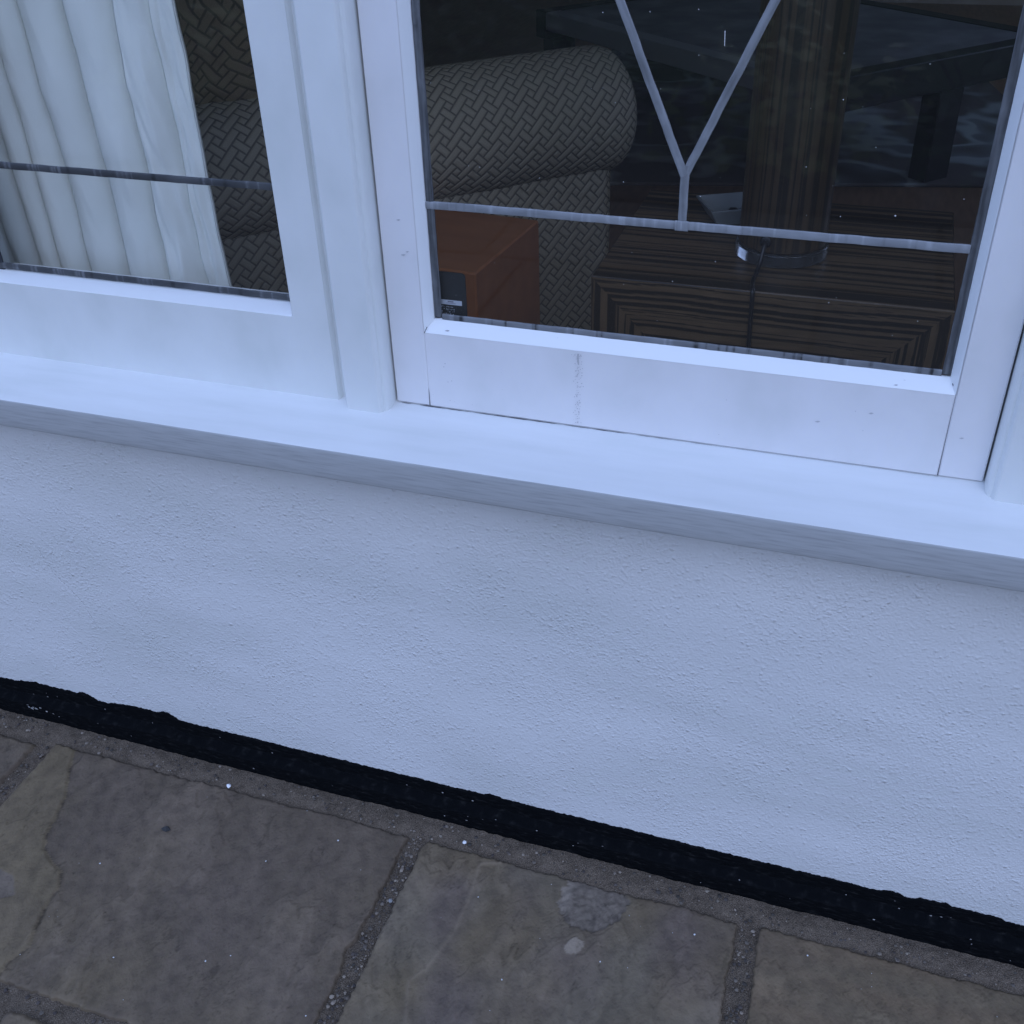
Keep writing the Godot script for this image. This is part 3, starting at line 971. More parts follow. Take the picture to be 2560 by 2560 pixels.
	# stains: smudge on the bottom rail, cracks at the joints, grime along the foot
	obj("stain", flat([[-0.2754, 0.7420], [-0.2740, 0.7422], [-0.2736, 0.7310], [-0.2744, 0.7285], [-0.2756, 0.7330]], 0.0003), M.grime, t)
	rng.seed = 55
	var s := Shape.new()
	for k in 150:
		var x := -0.2745 + rng.randfn(0.0, 0.0024)
		var y := 0.742 - 0.085 * pow(rng.randf(), 1.4)
		if k > 132:
			x = [-0.43, -0.425, -0.36, -0.12, 0.02, -0.45, -0.40][k % 7] + rng.randf_range(-0.006, 0.006)
			y = rng.randf_range(0.662, 0.72)
		var r := rng.randf_range(0.0003, 0.0009)
		s.quad(Vector3(x - r, y, 0.0004), Vector3(x, y + r * 0.7, 0.0004), Vector3(x + r, y, 0.0004), Vector3(x, y - r * 0.8, 0.0004), Vector3(0, 0, 1))
	for e in [[0.055, 0.7515, -0.0074], [0.048, 0.7480, -0.0022], [-0.425, 0.7492, -0.0036], [-0.30, 0.7530, -0.0092], [-0.463, 0.838, 0.0004], [-0.468, 0.834, 0.0004], [-0.470, 0.872, 0.0004], [0.118, 0.70, 0.0004], [-0.02, 0.698, 0.0004], [0.03, 0.715, 0.0004]]:
		var r: float = rng.randf_range(0.0008, 0.0018)
		s.quad(Vector3(e[0] - r * 2.0, e[1], e[2] + 0.0006), Vector3(e[0], e[1] + r * 0.8, e[2] + 0.0006), Vector3(e[0] + r * 1.6, e[1] + r * 0.5, e[2] + 0.0006), Vector3(e[0], e[1] - r * 0.6, e[2] + 0.0006), Vector3(0, 0.3, 1))
	obj("speck", s, M.grime, t).set_meta("kind", "stuff")
	obj("joint_crack", flat([[-0.4523, 0.6540], [-0.4515, 0.6540], [-0.4513, 0.6700], [-0.4517, 0.6780], [-0.4520, 0.6680]], 0.0004), M.crack, t)
	obj("joint_crack", flat([[0.1033, 0.6540], [0.1042, 0.6540], [0.1040, 0.6760], [0.1037, 0.7440], [0.1034, 0.7440], [0.1036, 0.6760]], 0.0004), M.crack, t)
	s = Shape.new()
	s.grid(260, 2, func(i, j):
		var x: float = -0.493 + i * 0.0023
		var th := (0.0004 + 0.0005 * noise_b.get_noise_1d(x * 1500.0) + 0.0004 * noise_a.get_noise_1d(x * 4000.0)) * (1.0 - 0.85 * smoothstep(-0.40, -0.05, x))
		return Vector3(x, 0.6529 - 0.0002 + (j - 1) * maxf(th, 0.00008), 0.0004), Vector3(0, 0, 1))
	obj("foot_grime", s, M.crack, t).set_meta("kind", "stuff")


# the fixed light beside a mullion; mirror = -1 builds the left one, 1 the right one, both seen from the casement's centre
func build_fixed(mirror: float, label: String) -> void:
	var cx := -0.1735
	var t := thing("fixed_window", label, "window", Vector3.ZERO, "fixed windows beside the casement")
	var X := func(d: float) -> float: return cx + mirror * d
	var bx := func(d0: float, d1: float, y0: float, y1: float, z0: float, z1: float, ch: float) -> Shape:
		var a: float = X.call(d0)
		var b: float = X.call(d1)
		return boxed(Vector3(minf(a, b), y0, z0), Vector3(maxf(a, b), y1, z1), ch)
	var fz := 0.0105
	var gz := -0.016
	obj("stile", bx.call(0.3907, 0.4355, 0.6480, TOP + 0.05, -0.05, fz, 0.0), M.frame_paint, t)
	obj("stile", bx.call(0.8725, 0.925, 0.6480, TOP + 0.05, -0.021, fz, 0.0), M.frame_paint, t)
	obj("bottom_rail", bx.call(0.4355, 0.8725, 0.6480, 0.7512, -0.05, fz, 0.0), M.frame_paint, t)
	obj("top_rail", bx.call(0.4355, 0.8725, TOP, TOP + 0.05, -0.05, fz, 0.0), M.frame_paint, t)
	var a: float = X.call(0.4357)
	var b: float = X.call(0.8723)
	bead(t, Vector3(a, 0.7512, fz), Vector3(b, 0.7512, fz), Vector3(X.call(0.4420), 0.7568, gz + 0.001), Vector3(X.call(0.866), 0.7568, gz + 0.001), Vector3(0, 1, 0.3), 0.0007, 21.0 + mirror)
	bead(t, Vector3(a, 0.7515, fz), Vector3(a, TOP, fz), Vector3(X.call(0.4420), 0.7568, gz + 0.001), Vector3(X.call(0.4420), TOP - 0.008, gz + 0.001), Vector3(mirror, 0, 0.3), 0.0005, 25.0 + mirror)
	bead(t, Vector3(b, 0.7515, fz), Vector3(b, TOP, fz), Vector3(X.call(0.8660), 0.7568, gz + 0.001), Vector3(X.call(0.8660), TOP - 0.008, gz + 0.001), Vector3(-mirror, 0, 0.3), 0.0005, 27.0 + mirror)
	obj("glass_pane", sheet(minf(X.call(0.4385), X.call(0.8695)), maxf(X.call(0.4385), X.call(0.8695)), 0.7540, TOP - 0.002, gz), M.glass, t)
	var x0: float = X.call(0.446)
	var x1: float = X.call(0.8605)
	lead(t, Vector2(x0, 0.757), Vector2(x0, TOP - 0.01), 0.0086, gz, M.lead_black)
	lead(t, Vector2(x1, 0.757), Vector2(x1, TOP - 0.01), 0.0086, gz, M.lead_black)
	lead(t, Vector2(minf(x0, x1) - 0.004, 0.7622), Vector2(maxf(x0, x1) + 0.004, 0.7622), 0.0078, gz, M.lead_dark, 0.0005)
	lead(t, Vector2(minf(x0, x1) - 0.004, 0.8908), Vector2(maxf(x0, x1) + 0.004, 0.8908), 0.0080, gz, M.lead_dark, 0.0005)


func build_mullion(mirror: float, label: String) -> void:
	var t := thing("window_mullion", label, "mullion", Vector3.ZERO, "mullions beside the casement")
	var cx := -0.1735
	# (distance from the casement's centre, z): rebate, rounded bead towards the casement, flat face, hollow down to the fixed frame
	var prof := [[0.3222, -0.045], [0.3222, 0.0100], [0.3226, 0.0140], [0.3240, 0.0172], [0.3262, 0.0190], [0.3282, 0.0196], [0.3290, 0.0215], [0.3305, 0.0236], [0.3326, 0.0246], [0.3360, 0.0245], [0.3722, 0.0242], [0.3732, 0.0238], [0.3742, 0.0226], [0.3768, 0.0176], [0.3795, 0.0128], [0.3822, 0.0090], [0.3840, 0.0058], [0.3848, 0.0040], [0.3876, 0.0040], [0.3884, 0.0058], [0.3892, 0.0080], [0.3906, 0.0104]]
	var s := Shape.new()
	s.sweep(prof, func(p, y): return Vector3(cx + mirror * p[0], y, p[1]), func(p, q): return Vector3(mirror * (p[1] - q[1]) * -1.0, 0, q[0] - p[0]) + Vector3(0, 0, 0.0001), 0.6455, TOP + 0.05)
	obj("post", s, M.frame_paint, t)
	s = Shape.new()
	s.box(Vector3(cx + mirror * 0.3212 - 0.0025, 0.6520, -0.045), Vector3(cx + mirror * 0.3212 + 0.0025, TOP, -0.012), 0.0)
	obj("draught_seal", s, M.seal, t)
	# paint filled in at the foot
	s = Shape.new()
	s.box(Vector3(minf(cx + mirror * 0.324, cx + mirror * 0.385), 0.640, 0.0), Vector3(maxf(cx + mirror * 0.324, cx + mirror * 0.385), 0.6482, 0.0252), 0.001)
	obj("foot", s, M.sill_paint, t)


func build_room() -> void:
	var fy := 0.10
	struct("room_floor", boxed(Vector3(-4.2, -0.02, -6.2), Vector3(2.12, fy, -0.145), 0.0), M.wood_floor)
	struct("room_ceiling", boxed(Vector3(-4.2, 2.55, -6.2), Vector3(2.12, 2.7, -0.145), 0.0), M.ceiling)
	struct("room_wall_back", boxed(Vector3(-4.2, fy, -6.3), Vector3(2.12, 2.55, -6.2), 0.0), M.room_wall)
	struct("room_wall_left", boxed(Vector3(-4.3, fy, -6.2), Vector3(-4.2, 2.55, -0.145), 0.0), M.room_wall)
	var rw := Shape.new()
	rw.box(Vector3(2.0, fy, -6.2), Vector3(2.12, 0.75, -0.145), 0.0)
	rw.box(Vector3(2.0, 2.15, -6.2), Vector3(2.12, 2.55, -0.145), 0.0)
	rw.box(Vector3(2.0, 0.75, -2.4), Vector3(2.12, 2.15, -0.145), 0.0)
	rw.box(Vector3(2.0, 0.75, -6.2), Vector3(2.12, 2.15, -4.4), 0.0)
	struct("room_wall_right", rw, M.room_wall)
	var sw := thing("added_side_window", "plain window added in the unseen right wall to light the room", "window")  # added opening, lets daylight into the dark far end of the room
	for e in [[-4.4, -4.34], [-3.43, -3.37], [-2.46, -2.4]]:
		obj("stile", boxed(Vector3(2.03, 0.75, e[0]), Vector3(2.09, 2.15, e[1]), 0.002), M.frame_paint, sw)
	for e in [[0.75, 0.81], [2.09, 2.15]]:
		obj("rail", boxed(Vector3(2.035, e[0], -4.34), Vector3(2.085, e[1], -3.43), 0.002), M.frame_paint, sw)
		obj("rail", boxed(Vector3(2.035, e[0], -3.37), Vector3(2.085, e[1], -2.46), 0.002), M.frame_paint, sw)
	var sp := Shape.new()
	sp.quad(Vector3(2.06, 0.80, -4.35), Vector3(2.06, 0.80, -2.45), Vector3(2.06, 2.10, -2.45), Vector3(2.06, 2.10, -4.35), Vector3(1, 0, 0))
	obj("glass_pane", sp, M.glass, sw)
	struct("room_wall_front_left", boxed(Vector3(-4.2, fy, -0.145), Vector3(-3.2, 2.55, -0.05), 0.0), M.room_wall)
	var b := Shape.new()
	b.box(Vector3(-1.50, 0.614, -0.145), Vector3(0.80, 0.640, -0.03), 0.002)
	tag(obj("window_board", b, M.frame_paint), "white inside window board under the panes", "window board")
	# timber that closes the opening round the lights
	var f := Shape.new()
	f.box(Vector3(-1.50, 0.640, -0.05), Vector3(-1.099, TOP + 0.09, 0.012), 0.001)
	f.box(Vector3(0.752, 0.640, -0.05), Vector3(0.80, TOP + 0.09, 0.012), 0.001)
	f.box(Vector3(-1.099, TOP + 0.051, -0.05), Vector3(0.752, TOP + 0.09, 0.012), 0.001)
	f.box(Vector3(-0.4958, TOP + 0.003, -0.05), Vector3(0.1488, TOP + 0.050, 0.006), 0.001)
	f.box(Vector3(-1.099, 0.640, -0.05), Vector3(0.752, 0.6475, -0.012), 0.0)
	f.box(Vector3(-0.4958, 0.6475, -0.05), Vector3(0.1488, 0.6518, -0.001), 0.0)
	tag(obj("outer_frame", f, M.frame_paint), "white outer timber frame round the window lights", "window frame")


func build_curtain() -> void:
	var edges := [-1.40, -1.33, -1.27, -1.205, -1.155, -1.11, -1.064, -1.030, -0.988, -0.921, -0.853, -0.806, -0.7725]
	var deep := [0.07, 0.07, 0.07, 0.07, 0.065, 0.07, 0.05, 0.06, 0.10, 0.07, 0.035, 0.0]
	var xs := PackedFloat32Array()
	var zs := PackedFloat32Array()
	for e in edges.size() - 1:
		var a: float = edges[e]
		var b: float = edges[e + 1]
		var d: float = deep[e]
		var steps := 26
		for k in steps:
			var t := float(k) / steps
			var z := -0.108
			if e < 11:
				# a full fold: bulges forward on its left, then runs back into the valley on its right
				z -= d * (1.0 - sqrt(maxf(0.0, 1.0 - pow(absf(t - 0.28) / 0.74, 2.0)))) * (0.85 if t > 0.28 else 0.9)
			else:
				z -= d * (0.5 - 0.5 * cos(TAU * (t * 0.9 + 0.05))) + 0.012 * (e - 9) * 0.4
			xs.append(lerpf(a, b, t))
			zs.append(z)
	xs.append(-0.7725)
	zs.append(-0.112)
	# the hem turned back at the edge
	for q in [[-0.7712, -0.1145], [-0.7718, -0.1175], [-0.776, -0.1185], [-0.800, -0.1195]]:
		xs.append(q[0])
		zs.append(q[1])
	var s := Shape.new()
	var n := xs.size() - 1
	s.grid(n, 150, func(i, j):
		var y: float = 0.14 + j * 0.0125
		var x := xs[i]
		var sway := 0.006 * sin(y * 2.1 + x * 5.0) + 0.004 * noise_a.get_noise_2d(x * 900, y * 300)
		var z := zs[i] + 0.010 * noise_a.get_noise_2d(x * 700 + 60, y * 260) * clampf((-0.775 - x) * 20.0, 0.15, 1.0)
		if x > -0.86:
			z += 0.005 * noise_b.get_noise_2d(x * 1600, y * 420 + x * 900) - 0.006 * (1.0 - smoothstep(0.70, 0.80, y)) * smoothstep(-0.83, -0.80, x)
			z += 0.0022 * exp(-pow((x + 0.797 - 0.004 * noise_a.get_noise_1d(y * 900)) / 0.0022, 2.0)) * -1.0
		return Vector3(x + sway * 0.5, y, minf(z, -0.055)), Vector3(0, 0, 1))
	tag(obj("curtain", s, M.curtain), "cream curtain hanging in folds behind the left window", "curtain")


func turned(name_: String, label: String, category: String, at: Vector3, deg: float) -> Node3D:
	var o := thing(name_, label, category, at)
	o.rotation_degrees.y = deg
	return o


func build_sofa() -> void:
	# local x runs along the rolled arm, local z looks out of the arm towards the window
	var t := turned("sofa", "grey basket weave sofa with fat rolled arm", "sofa", Vector3(-0.532, 0.10, -1.328), 45.0)
	var q := 0.7071
	var weave_uv := func(a: float, b: float) -> Vector2: return Vector2((a + b) * q, (a - b) * q)
	var s := Shape.new()
	var r := 0.137
	var len_ := 1.5
	# roll: rounded at its right end
	var prof := []
	for k in 13:
		var a := PI * 0.5 * k / 12.0
		prof.append([0.012 - 0.075 * (1.0 - cos(PI * 0.5 - a)) - 0.0, r * (0.52 + 0.48 * sin(a)) if k > 0 else 0.001])
	var rings := [[-0.010, 0.001], [-0.012, 0.05], [-0.015, 0.085], [-0.022, 0.107], [-0.035, 0.121], [-0.053, 0.128], [-0.075, 0.131]]
	for k in 36:
		rings.append([-0.075 - (len_ - 0.075) * (k + 1) / 36.0, 0.131])
	s.grid(56, rings.size() - 1, func(i, j):
		var a: float = TAU * i / 56.0
		var rr: float = rings[j][1] * (1.0 + 0.012 * noise_a.get_noise_2d(rings[j][0] * 500, sin(a) * 60.0))
		return Vector3(rings[j][0], 0.557 + rr * cos(a), -0.035 + rr * sin(a)), Vector3(-0.7, 0.563, -0.035),
		func(i, j): return weave_uv.call(rings[j][0] + (0.03 - rings[j][1] * 0.2 if j < 6 else 0.0), TAU * i / 56.0 * 0.137), null, true)
	obj("rolled_arm", s, M.fabric, t)
	# panel below the roll
	s = Shape.new()
	s.grid(60, 30, func(i, j):
		var x: float = -0.065 - i * 0.0235
		var y: float = 0.03 + j * 0.0172
		return Vector3(x, y, 0.05 + 0.003 * noise_a.get_noise_2d(x * 300, y * 300) - (0.012 if i == 0 else 0.0)), Vector3(0, 0, 1), func(i, j): return weave_uv.call(i * 0.0235, j * 0.0172))
	obj("arm_panel", s, M.fabric, t)
	s = Shape.new()
	s.grid(12, 30, func(i, j): return Vector3(-0.065 - (0.003 if i == 0 else 0.0), 0.03 + j * 0.0172, 0.046 - i * 0.014), Vector3(1, 0, 0), func(i, j): return weave_uv.call(i * 0.014, j * 0.0172))
	obj("arm_front", s, M.fabric, t)
	s = Shape.new()
	s.box(Vector3(-1.5, 0.03, -1.9), Vector3(-0.10, 0.30, -0.12), 0.02)
	obj("seat_base", s, M.cushion, t)
	s = Shape.new()
	s.box(Vector3(-1.4, 0.30, -1.85), Vector3(-0.12, 0.44, -0.14), 0.04)
	obj("seat_cushion", s, M.cushion, t)
	s = Shape.new()
	s.box(Vector3(-1.55, 0.03, -1.95), Vector3(-1.28, 0.85, -0.10), 0.05)
	obj("sofa_back", s, M.cushion, t)
	for lx in [-1.48, -0.10]:
		obj("sofa_foot", boxed(Vector3(lx - 0.03, 0.0, -0.03), Vector3(lx + 0.03, 0.032, 0.03), 0.004), M.dark_wood, t)
	# loose crumpled cushion leaning over the arm
	s = Shape.new()
	s.grid(64, 40, func(i, j):
		var a: float = TAU * i / 64.0
		var u := PI * (float(j) / 40.0 - 0.5)
		var ca := signf(cos(a)) * pow(absf(cos(a)), 0.55)
		var sa := signf(sin(a)) * pow(absf(sin(a)), 0.55)
		var cu := pow(cos(u), 0.7)
		var su := signf(sin(u)) * pow(absf(sin(u)), 0.8)
		var p := Vector3(0.30 * ca * cu, 0.21 * sa * cu, 0.10 * su)
		var rough := noise_a.get_noise_3d(p.x * 500, p.y * 500, p.z * 500) * 0.018 + absf(noise_b.get_noise_3d(p.x * 420, p.y * 420, p.z * 420)) * -0.022
		p += p.normalized() * rough
		return Vector3(-0.735, 0.835, -0.13) + p.rotated(Vector3(1, 0, 0), -0.35), Vector3(-0.735, 0.835, -0.13),
		func(i, j): return weave_uv.call(0.30 * cos(TAU * i / 64.0) * cos(PI * (j / 40.0 - 0.5)) * 1.0, 0.21 * sin(TAU * i / 64.0) * cos(PI * (j / 40.0 - 0.5)) * 1.0), null, true)
	tag(obj("sofa_cushion", s, M.cushion), "crumpled brown grey cushion leaning on the rolled sofa arm", "cushion")
	var c: Node3D = get_node("sofa_cushion")
	c.transform = t.transform


func veneer(s: Shape, pts: Array, o: Vector2, along: Vector2, scale := 1.0) -> void:
	# a piece of veneer on the front face (z constant); grain runs in the direction along
	var us := []
	var side := Vector2(-along.y, along.x)
	for p in pts:
		var d := Vector2(p.x, p.y) - o
		us.append(Vector2(d.dot(along), d.dot(side)) * scale)
	if pts.size() == 3:
		s.tri(pts[0], pts[1], pts[2], Vector3(0, 0, 1), us[0], us[1], us[2])
	else:
		s.quad(pts[0], pts[1], pts[2], pts[3], Vector3(0, 0, 1), us)


func build_side_table() -> void:
	var t := thing("side_table", "low square side table veneered in dark striped zebra wood", "table")
	var x0 := -0.374
	var x1 := 0.124
	var z0 := -0.835
	var z1 := -0.432
	var y0 := 0.10
	var y1 := 0.65
	var s := Shape.new()
	s.grid(4, 4, func(i, j): return Vector3(lerpf(x0 + 0.001, x1 - 0.001, i / 4.0), y1, lerpf(z0, z1 - 0.0015, j / 4.0)), Vector3.UP, func(i, j): return Vector2(i / 4.0 * 0.5, j / 4.0 * 0.4))
	obj("table_top", s, M.zebra_top, t)
	s = Shape.new()
	s.quad(Vector3(x0 + 0.001, y1, z1 - 0.0015), Vector3(x1 - 0.001, y1, z1 - 0.0015), Vector3(x1, y1 - 0.0015, z1), Vector3(x0, y1 - 0.0015, z1), Vector3(0, 1, 1))
	for e in [x0, x1]:
		s.quad(Vector3(e, y0, z0), Vector3(e, y0, z1), Vector3(e, y1 - 0.001, z1), Vector3(e, y1 - 0.001, z0), Vector3(signf(e - (x0 + x1) / 2), 0, 0))
	s.quad(Vector3(x0, y0, z0), Vector3(x1, y0, z0), Vector3(x1, y1, z0), Vector3(x0, y1, z0), Vector3(0, 0, -1))
	obj("table_side", s, M.zebra_front, t)
	# front: four veneers mitred at the corners, grain parallel to each edge
	var yt := y1 - 0.0015
	var m := (x1 - x0) / 2.0
	var cx := (x0 + x1) / 2.0
	var V := func(x: float, y: float) -> Vector3: return Vector3(x, y, z1)
	var pieces := [
		[[V.call(x0, yt), V.call(x1, yt), V.call(cx, yt - m)], Vector2(x0, yt), Vector2(1, 0)],
		[[V.call(x0, yt), V.call(cx, yt - m), V.call(cx, y0 + m), V.call(x0, y0)], Vector2(x0, yt), Vector2(0, -1)],
		[[V.call(x1, yt), V.call(cx, yt - m), V.call(cx, y0 + m), V.call(x1, y0)], Vector2(x1, yt), Vector2(0, 1)],
		[[V.call(x0, y0), V.call(x1, y0), V.call(cx, y0 + m)], Vector2(x0, y0), Vector2(1, 0)],
	]
	for p in pieces:
		s = Shape.new()
		veneer(s, p[0], p[1], p[2])
		obj("veneer_panel", s, M.zebra_front, t)


func build_lamp() -> void:
	var at := Vector3(-0.122, 0.65, -0.590)
	var t := thing("table_lamp", "thick round table lamp in striped wood on clear base", "lamp", at)
	var s := Shape.new()
	s.lathe([Vector2(0.001, 0.0005), Vector2(0.066, 0.0005), Vector2(0.068, 0.002), Vector2(0.068, 0.017), Vector2(0.066, 0.0195), Vector2(0.001, 0.0195)], 48)
	obj("clear_base", s, M.acrylic, t)
	s = Shape.new()
	s.lathe([Vector2(0.001, 0.020), Vector2(0.0625, 0.020), Vector2(0.064, 0.022), Vector2(0.064, 0.25), Vector2(0.064, 0.48), Vector2(0.0625, 0.482), Vector2(0.02, 0.482), Vector2(0.012, 0.50), Vector2(0.012, 0.56)], 56)
	obj("lamp_column", s, M.zebra_lamp, t)
	s = Shape.new()
	s.lathe([Vector2(0.15, 0.53), Vector2(0.152, 0.53), Vector2(0.122, 0.76), Vector2(0.120, 0.76), Vector2(0.15, 0.53)], 48)
	obj("lamp_shade", s, M.curtain, t)
	s = Shape.new()
	var pr := [Vector2(0.001, 0.003), Vector2(0.006, 0.003), Vector2(0.0088, 0.0015), Vector2(0.0092, -0.002)]
	s.grid(24, 3, func(i, j): return Vector3(-0.018 + cos(TAU * i / 24) * pr[j].x, 0.037 + sin(TAU * i / 24) * pr[j].x, 0.0615 + pr[j].y), Vector3(-0.018, 0.037, 0.05), null, null, true)
	obj("cord_grommet", s, M.black, t)
	s = Shape.new()
	s.tube([Vector3(-0.018, 0.037, 0.063), Vector3(-0.019, 0.032, 0.071), Vector3(-0.021, 0.015, 0.082), Vector3(-0.023, 0.0040, 0.098), Vector3(-0.024, 0.0038, 0.125), Vector3(-0.022, 0.0040, 0.150), Vector3(-0.020, 0.0026, 0.1585), Vector3(-0.019, -0.006, 0.1625), Vector3(-0.018, -0.05, 0.1625), Vector3(-0.017, -0.10, 0.164), Vector3(-0.018, -0.30, 0.168), Vector3(-0.03, -0.545, 0.17)], 0.0032)
	obj("power_cord", s, M.black, t)


func build_small_things() -> void:
	# dish on the side table
	var t := turned("trinket_dish", "small pale square dish with flared sides beside the lamp", "dish", Vector3(-0.206, 0.6505, -0.727), 27.0)
	var s := Shape.new()
	var w := 0.060
	var d := 0.0415
	var lv := [[0.0, 0.72, 0.0], [0.0, 1.0, 0.026], [0.0, 1.0, 0.028], [0.0, 0.95, 0.028], [0.0, 0.70, 0.005]]
	for k in lv.size() - 1:
		var a: Array = lv[k]
		var b: Array = lv[k + 1]
		for e in [[-1, -1, 1, -1, 0, -1], [1, -1, 1, 1, 1, 0], [1, 1, -1, 1, 0, 1], [-1, 1, -1, -1, -1, 0]]:
			var hint := Vector3(e[4], 0.2, e[5]) if k < 2 else (Vector3.UP if k == 2 else Vector3(-e[4], 0.4, -e[5]))
			s.quad(Vector3(e[0] * w * a[1], a[2], e[1] * d * a[1]), Vector3(e[2] * w * a[1], a[2], e[3] * d * a[1]), Vector3(e[2] * w * b[1], b[2], e[3] * d * b[1]), Vector3(e[0] * w * b[1], b[2], e[1] * d * b[1]), hint)
	s.quad(Vector3(-w * 0.7, 0.005, -d * 0.7), Vector3(w * 0.7, 0.005, -d * 0.7), Vector3(w * 0.7, 0.005, d * 0.7), Vector3(-w * 0.7, 0.005, d * 0.7), Vector3.UP)
	s.quad(Vector3(-w * 0.72, 0, -d * 0.72), Vector3(w * 0.72, 0, -d * 0.72), Vector3(w * 0.72, 0, d * 0.72), Vector3(-w * 0.72, 0, d * 0.72), Vector3.DOWN)
	obj("bowl", s, M.dish, t)
	s = Shape.new()
	s.box(Vector3(-0.222, 0.6555, -0.715), Vector3(-0.204, 0.672, -0.697), 0.004)
	tag(obj("dark_trinket", s, M.black), "small black lump lying in the pale dish", "trinket")
	s = Shape.new()
	s.box(Vector3(-0.204, 0.656, -0.706), Vector3(-0.194, 0.678, -0.700), 0.0025)
	tag(obj("white_tab", s, M.dish), "small whitish tab standing in the pale dish", "trinket")
	# box in front of the sofa
	t = turned("wooden_box", "orange brown wooden box on the floor before the sofa", "box", Vector3(-0.79, 0.10, -0.79), -5.5)
	s = Shape.new()
	s.box(Vector3(-0.172, 0.0, -0.142), Vector3(0.172, 0.45, 0.142), 0.003)
	obj("body", s, M.orange_wood, t)
	s = Shape.new()
	s.box(Vector3(-0.14, 0.02, 0.1422), Vector3(0.14, 0.43, 0.1445), 0.001)
	obj("front_panel", s, M.orange_wood, t)
	# printed sticker inside the casement glass
	var img := Image.create_empty(192, 256, false, Image.FORMAT_RGB8)
	img.fill(lin(0.006, 0.007, 0.008))
	rng.seed = 91
	for row in 9:
		var x := 10
		while x < rng.randi_range(130, 160):
			var wd := rng.randi_range(3, 14)
			for q in range(0, wd, 2):
				img.fill_rect(Rect2i(x + q, 14 + row * 13 + rng.randi_range(0, 2), 1, rng.randi_range(2, 5)), lin(0.03, 0.03, 0.035))
			x += wd + rng.randi_range(2, 5)
	img.fill_rect(Rect2i(34, 150, 132, 26), lin(0.42, 0.44, 0.48))
	img.fill_rect(Rect2i(84, 155, 34, 8), lin(0.16, 0.16, 0.19))
	img.fill_rect(Rect2i(76, 166, 54, 4), lin(0.22, 0.22, 0.25))
	img.fill_rect(Rect2i(36, 134, 5, 5), lin(0.4, 0.4, 0.42))
	for row in 4:
		for k in 12:
			if rng.randf() < 0.75:
				img.fill_rect(Rect2i(38 + k * 7 + rng.randi_range(0, 2), 184 + row * 13 + rng.randi_range(0, 3), rng.randi_range(2, 5), rng.randi_range(4, 8)), lin(0.30, 0.31, 0.34))
	for c in [[62, 256], [140, 254]]:
		for a in 80:
			var p := Vector2(c[0], c[1]) + Vector2(cos(TAU * a / 80.0), sin(TAU * a / 80.0)) * 14.0
			if p.x > 1 and p.x < 189 and p.y > 1 and p.y < 253:
				img.fill_rect(Rect2i(int(p.x), int(p.y), 3, 2), lin(0.11, 0.10, 0.09))
	var m := mat(Color.WHITE, 0.5)
	m.albedo_texture = ImageTexture.create_from_image(img)
	s = Shape.new()
	var px := [-0.4470, -0.4075]
	var py := [0.7555, 0.8105]
	var r := 0.0045
	var outline := [Vector2(px[0], py[0]), Vector2(px[1], py[0]), Vector2(px[1], py[1] - r)]
	for k in 6:
		var a := PI * 0.5 * k / 5.0
		outline.append(Vector2(px[1] - r + r * cos(a), py[1] - r + r * sin(a)))
	outline.append(Vector2(px[0], py[1]))
	var z := -0.0206
	var pv := PackedVector2Array(outline)
	var tr := Geometry2D.triangulate_polygon(pv)
	var U := func(p: Vector2) -> Vector2: return Vector2((p.x - px[0]) / (px[1] - px[0]), 1.0 - (p.y - py[0]) / (py[1] - py[0]))
	for k in range(0, tr.size(), 3):
		s.tri(Vector3(pv[tr[k]].x, pv[tr[k]].y, z), Vector3(pv[tr[k + 1]].x, pv[tr[k + 1]].y, z), Vector3(pv[tr[k + 2]].x, pv[tr[k + 2]].y, z), Vector3(0, 0, 1), U.call(pv[tr[k]]), U.call(pv[tr[k + 1]]), U.call(pv[tr[k + 2]]))
		s.tri(Vector3(pv[tr[k]].x, pv[tr[k]].y, z - 0.0012), Vector3(pv[tr[k + 1]].x, pv[tr[k + 1]].y, z - 0.0012), Vector3(pv[tr[k + 2]].x, pv[tr[k + 2]].y, z - 0.0012), Vector3(0, 0, -1))
	for k in outline.size():
		var a: Vector2 = outline[k]
		var b: Vector2 = outline[(k + 1) % outline.size()]
		var mid := (a + b) * 0.5 - Vector2((px[0] + px[1]) / 2, (py[0] + py[1]) / 2)
		s.quad(Vector3(a.x, a.y, z), Vector3(b.x, b.y, z), Vector3(b.x, b.y, z - 0.0012), Vector3(a.x, a.y, z - 0.0012), Vector3(mid.x, mid.y, 0))
	tag(obj("printed_label", s, m), "black printed label inside the glass at its lower left corner", "label")
	# coffee table, its near corner hidden by the lamp
	t = turned("coffee_table", "big dark low table with grey top behind the lamp", "table", Vector3(-0.2175, 0.10, -2.334), 48.5)
	var L := 1.11
	var D := 1.55
	obj("table_top", boxed(Vector3(0.075, 0.375, -D + 0.075), Vector3(L - 0.075, 0.397, -0.075), 0.002), M.table_top, t)
	obj("front_apron", boxed(Vector3(0.0, 0.30, -0.07), Vector3(L, 0.40, 0.0), 0.003), M.dark_wood, t)
	obj("back_apron", boxed(Vector3(0.0, 0.30, -D), Vector3(L, 0.40, -D + 0.07), 0.003), M.dark_wood, t)
	obj("end_apron", boxed(Vector3(L - 0.07, 0.30, -D + 0.071), Vector3(L - 0.001, 0.399, -0.071), 0.003), M.dark_wood, t)
	obj("end_apron", boxed(Vector3(0.001, 0.335, -D + 0.071), Vector3(0.07, 0.399, -0.071), 0.003), M.lit_edge_band, t)
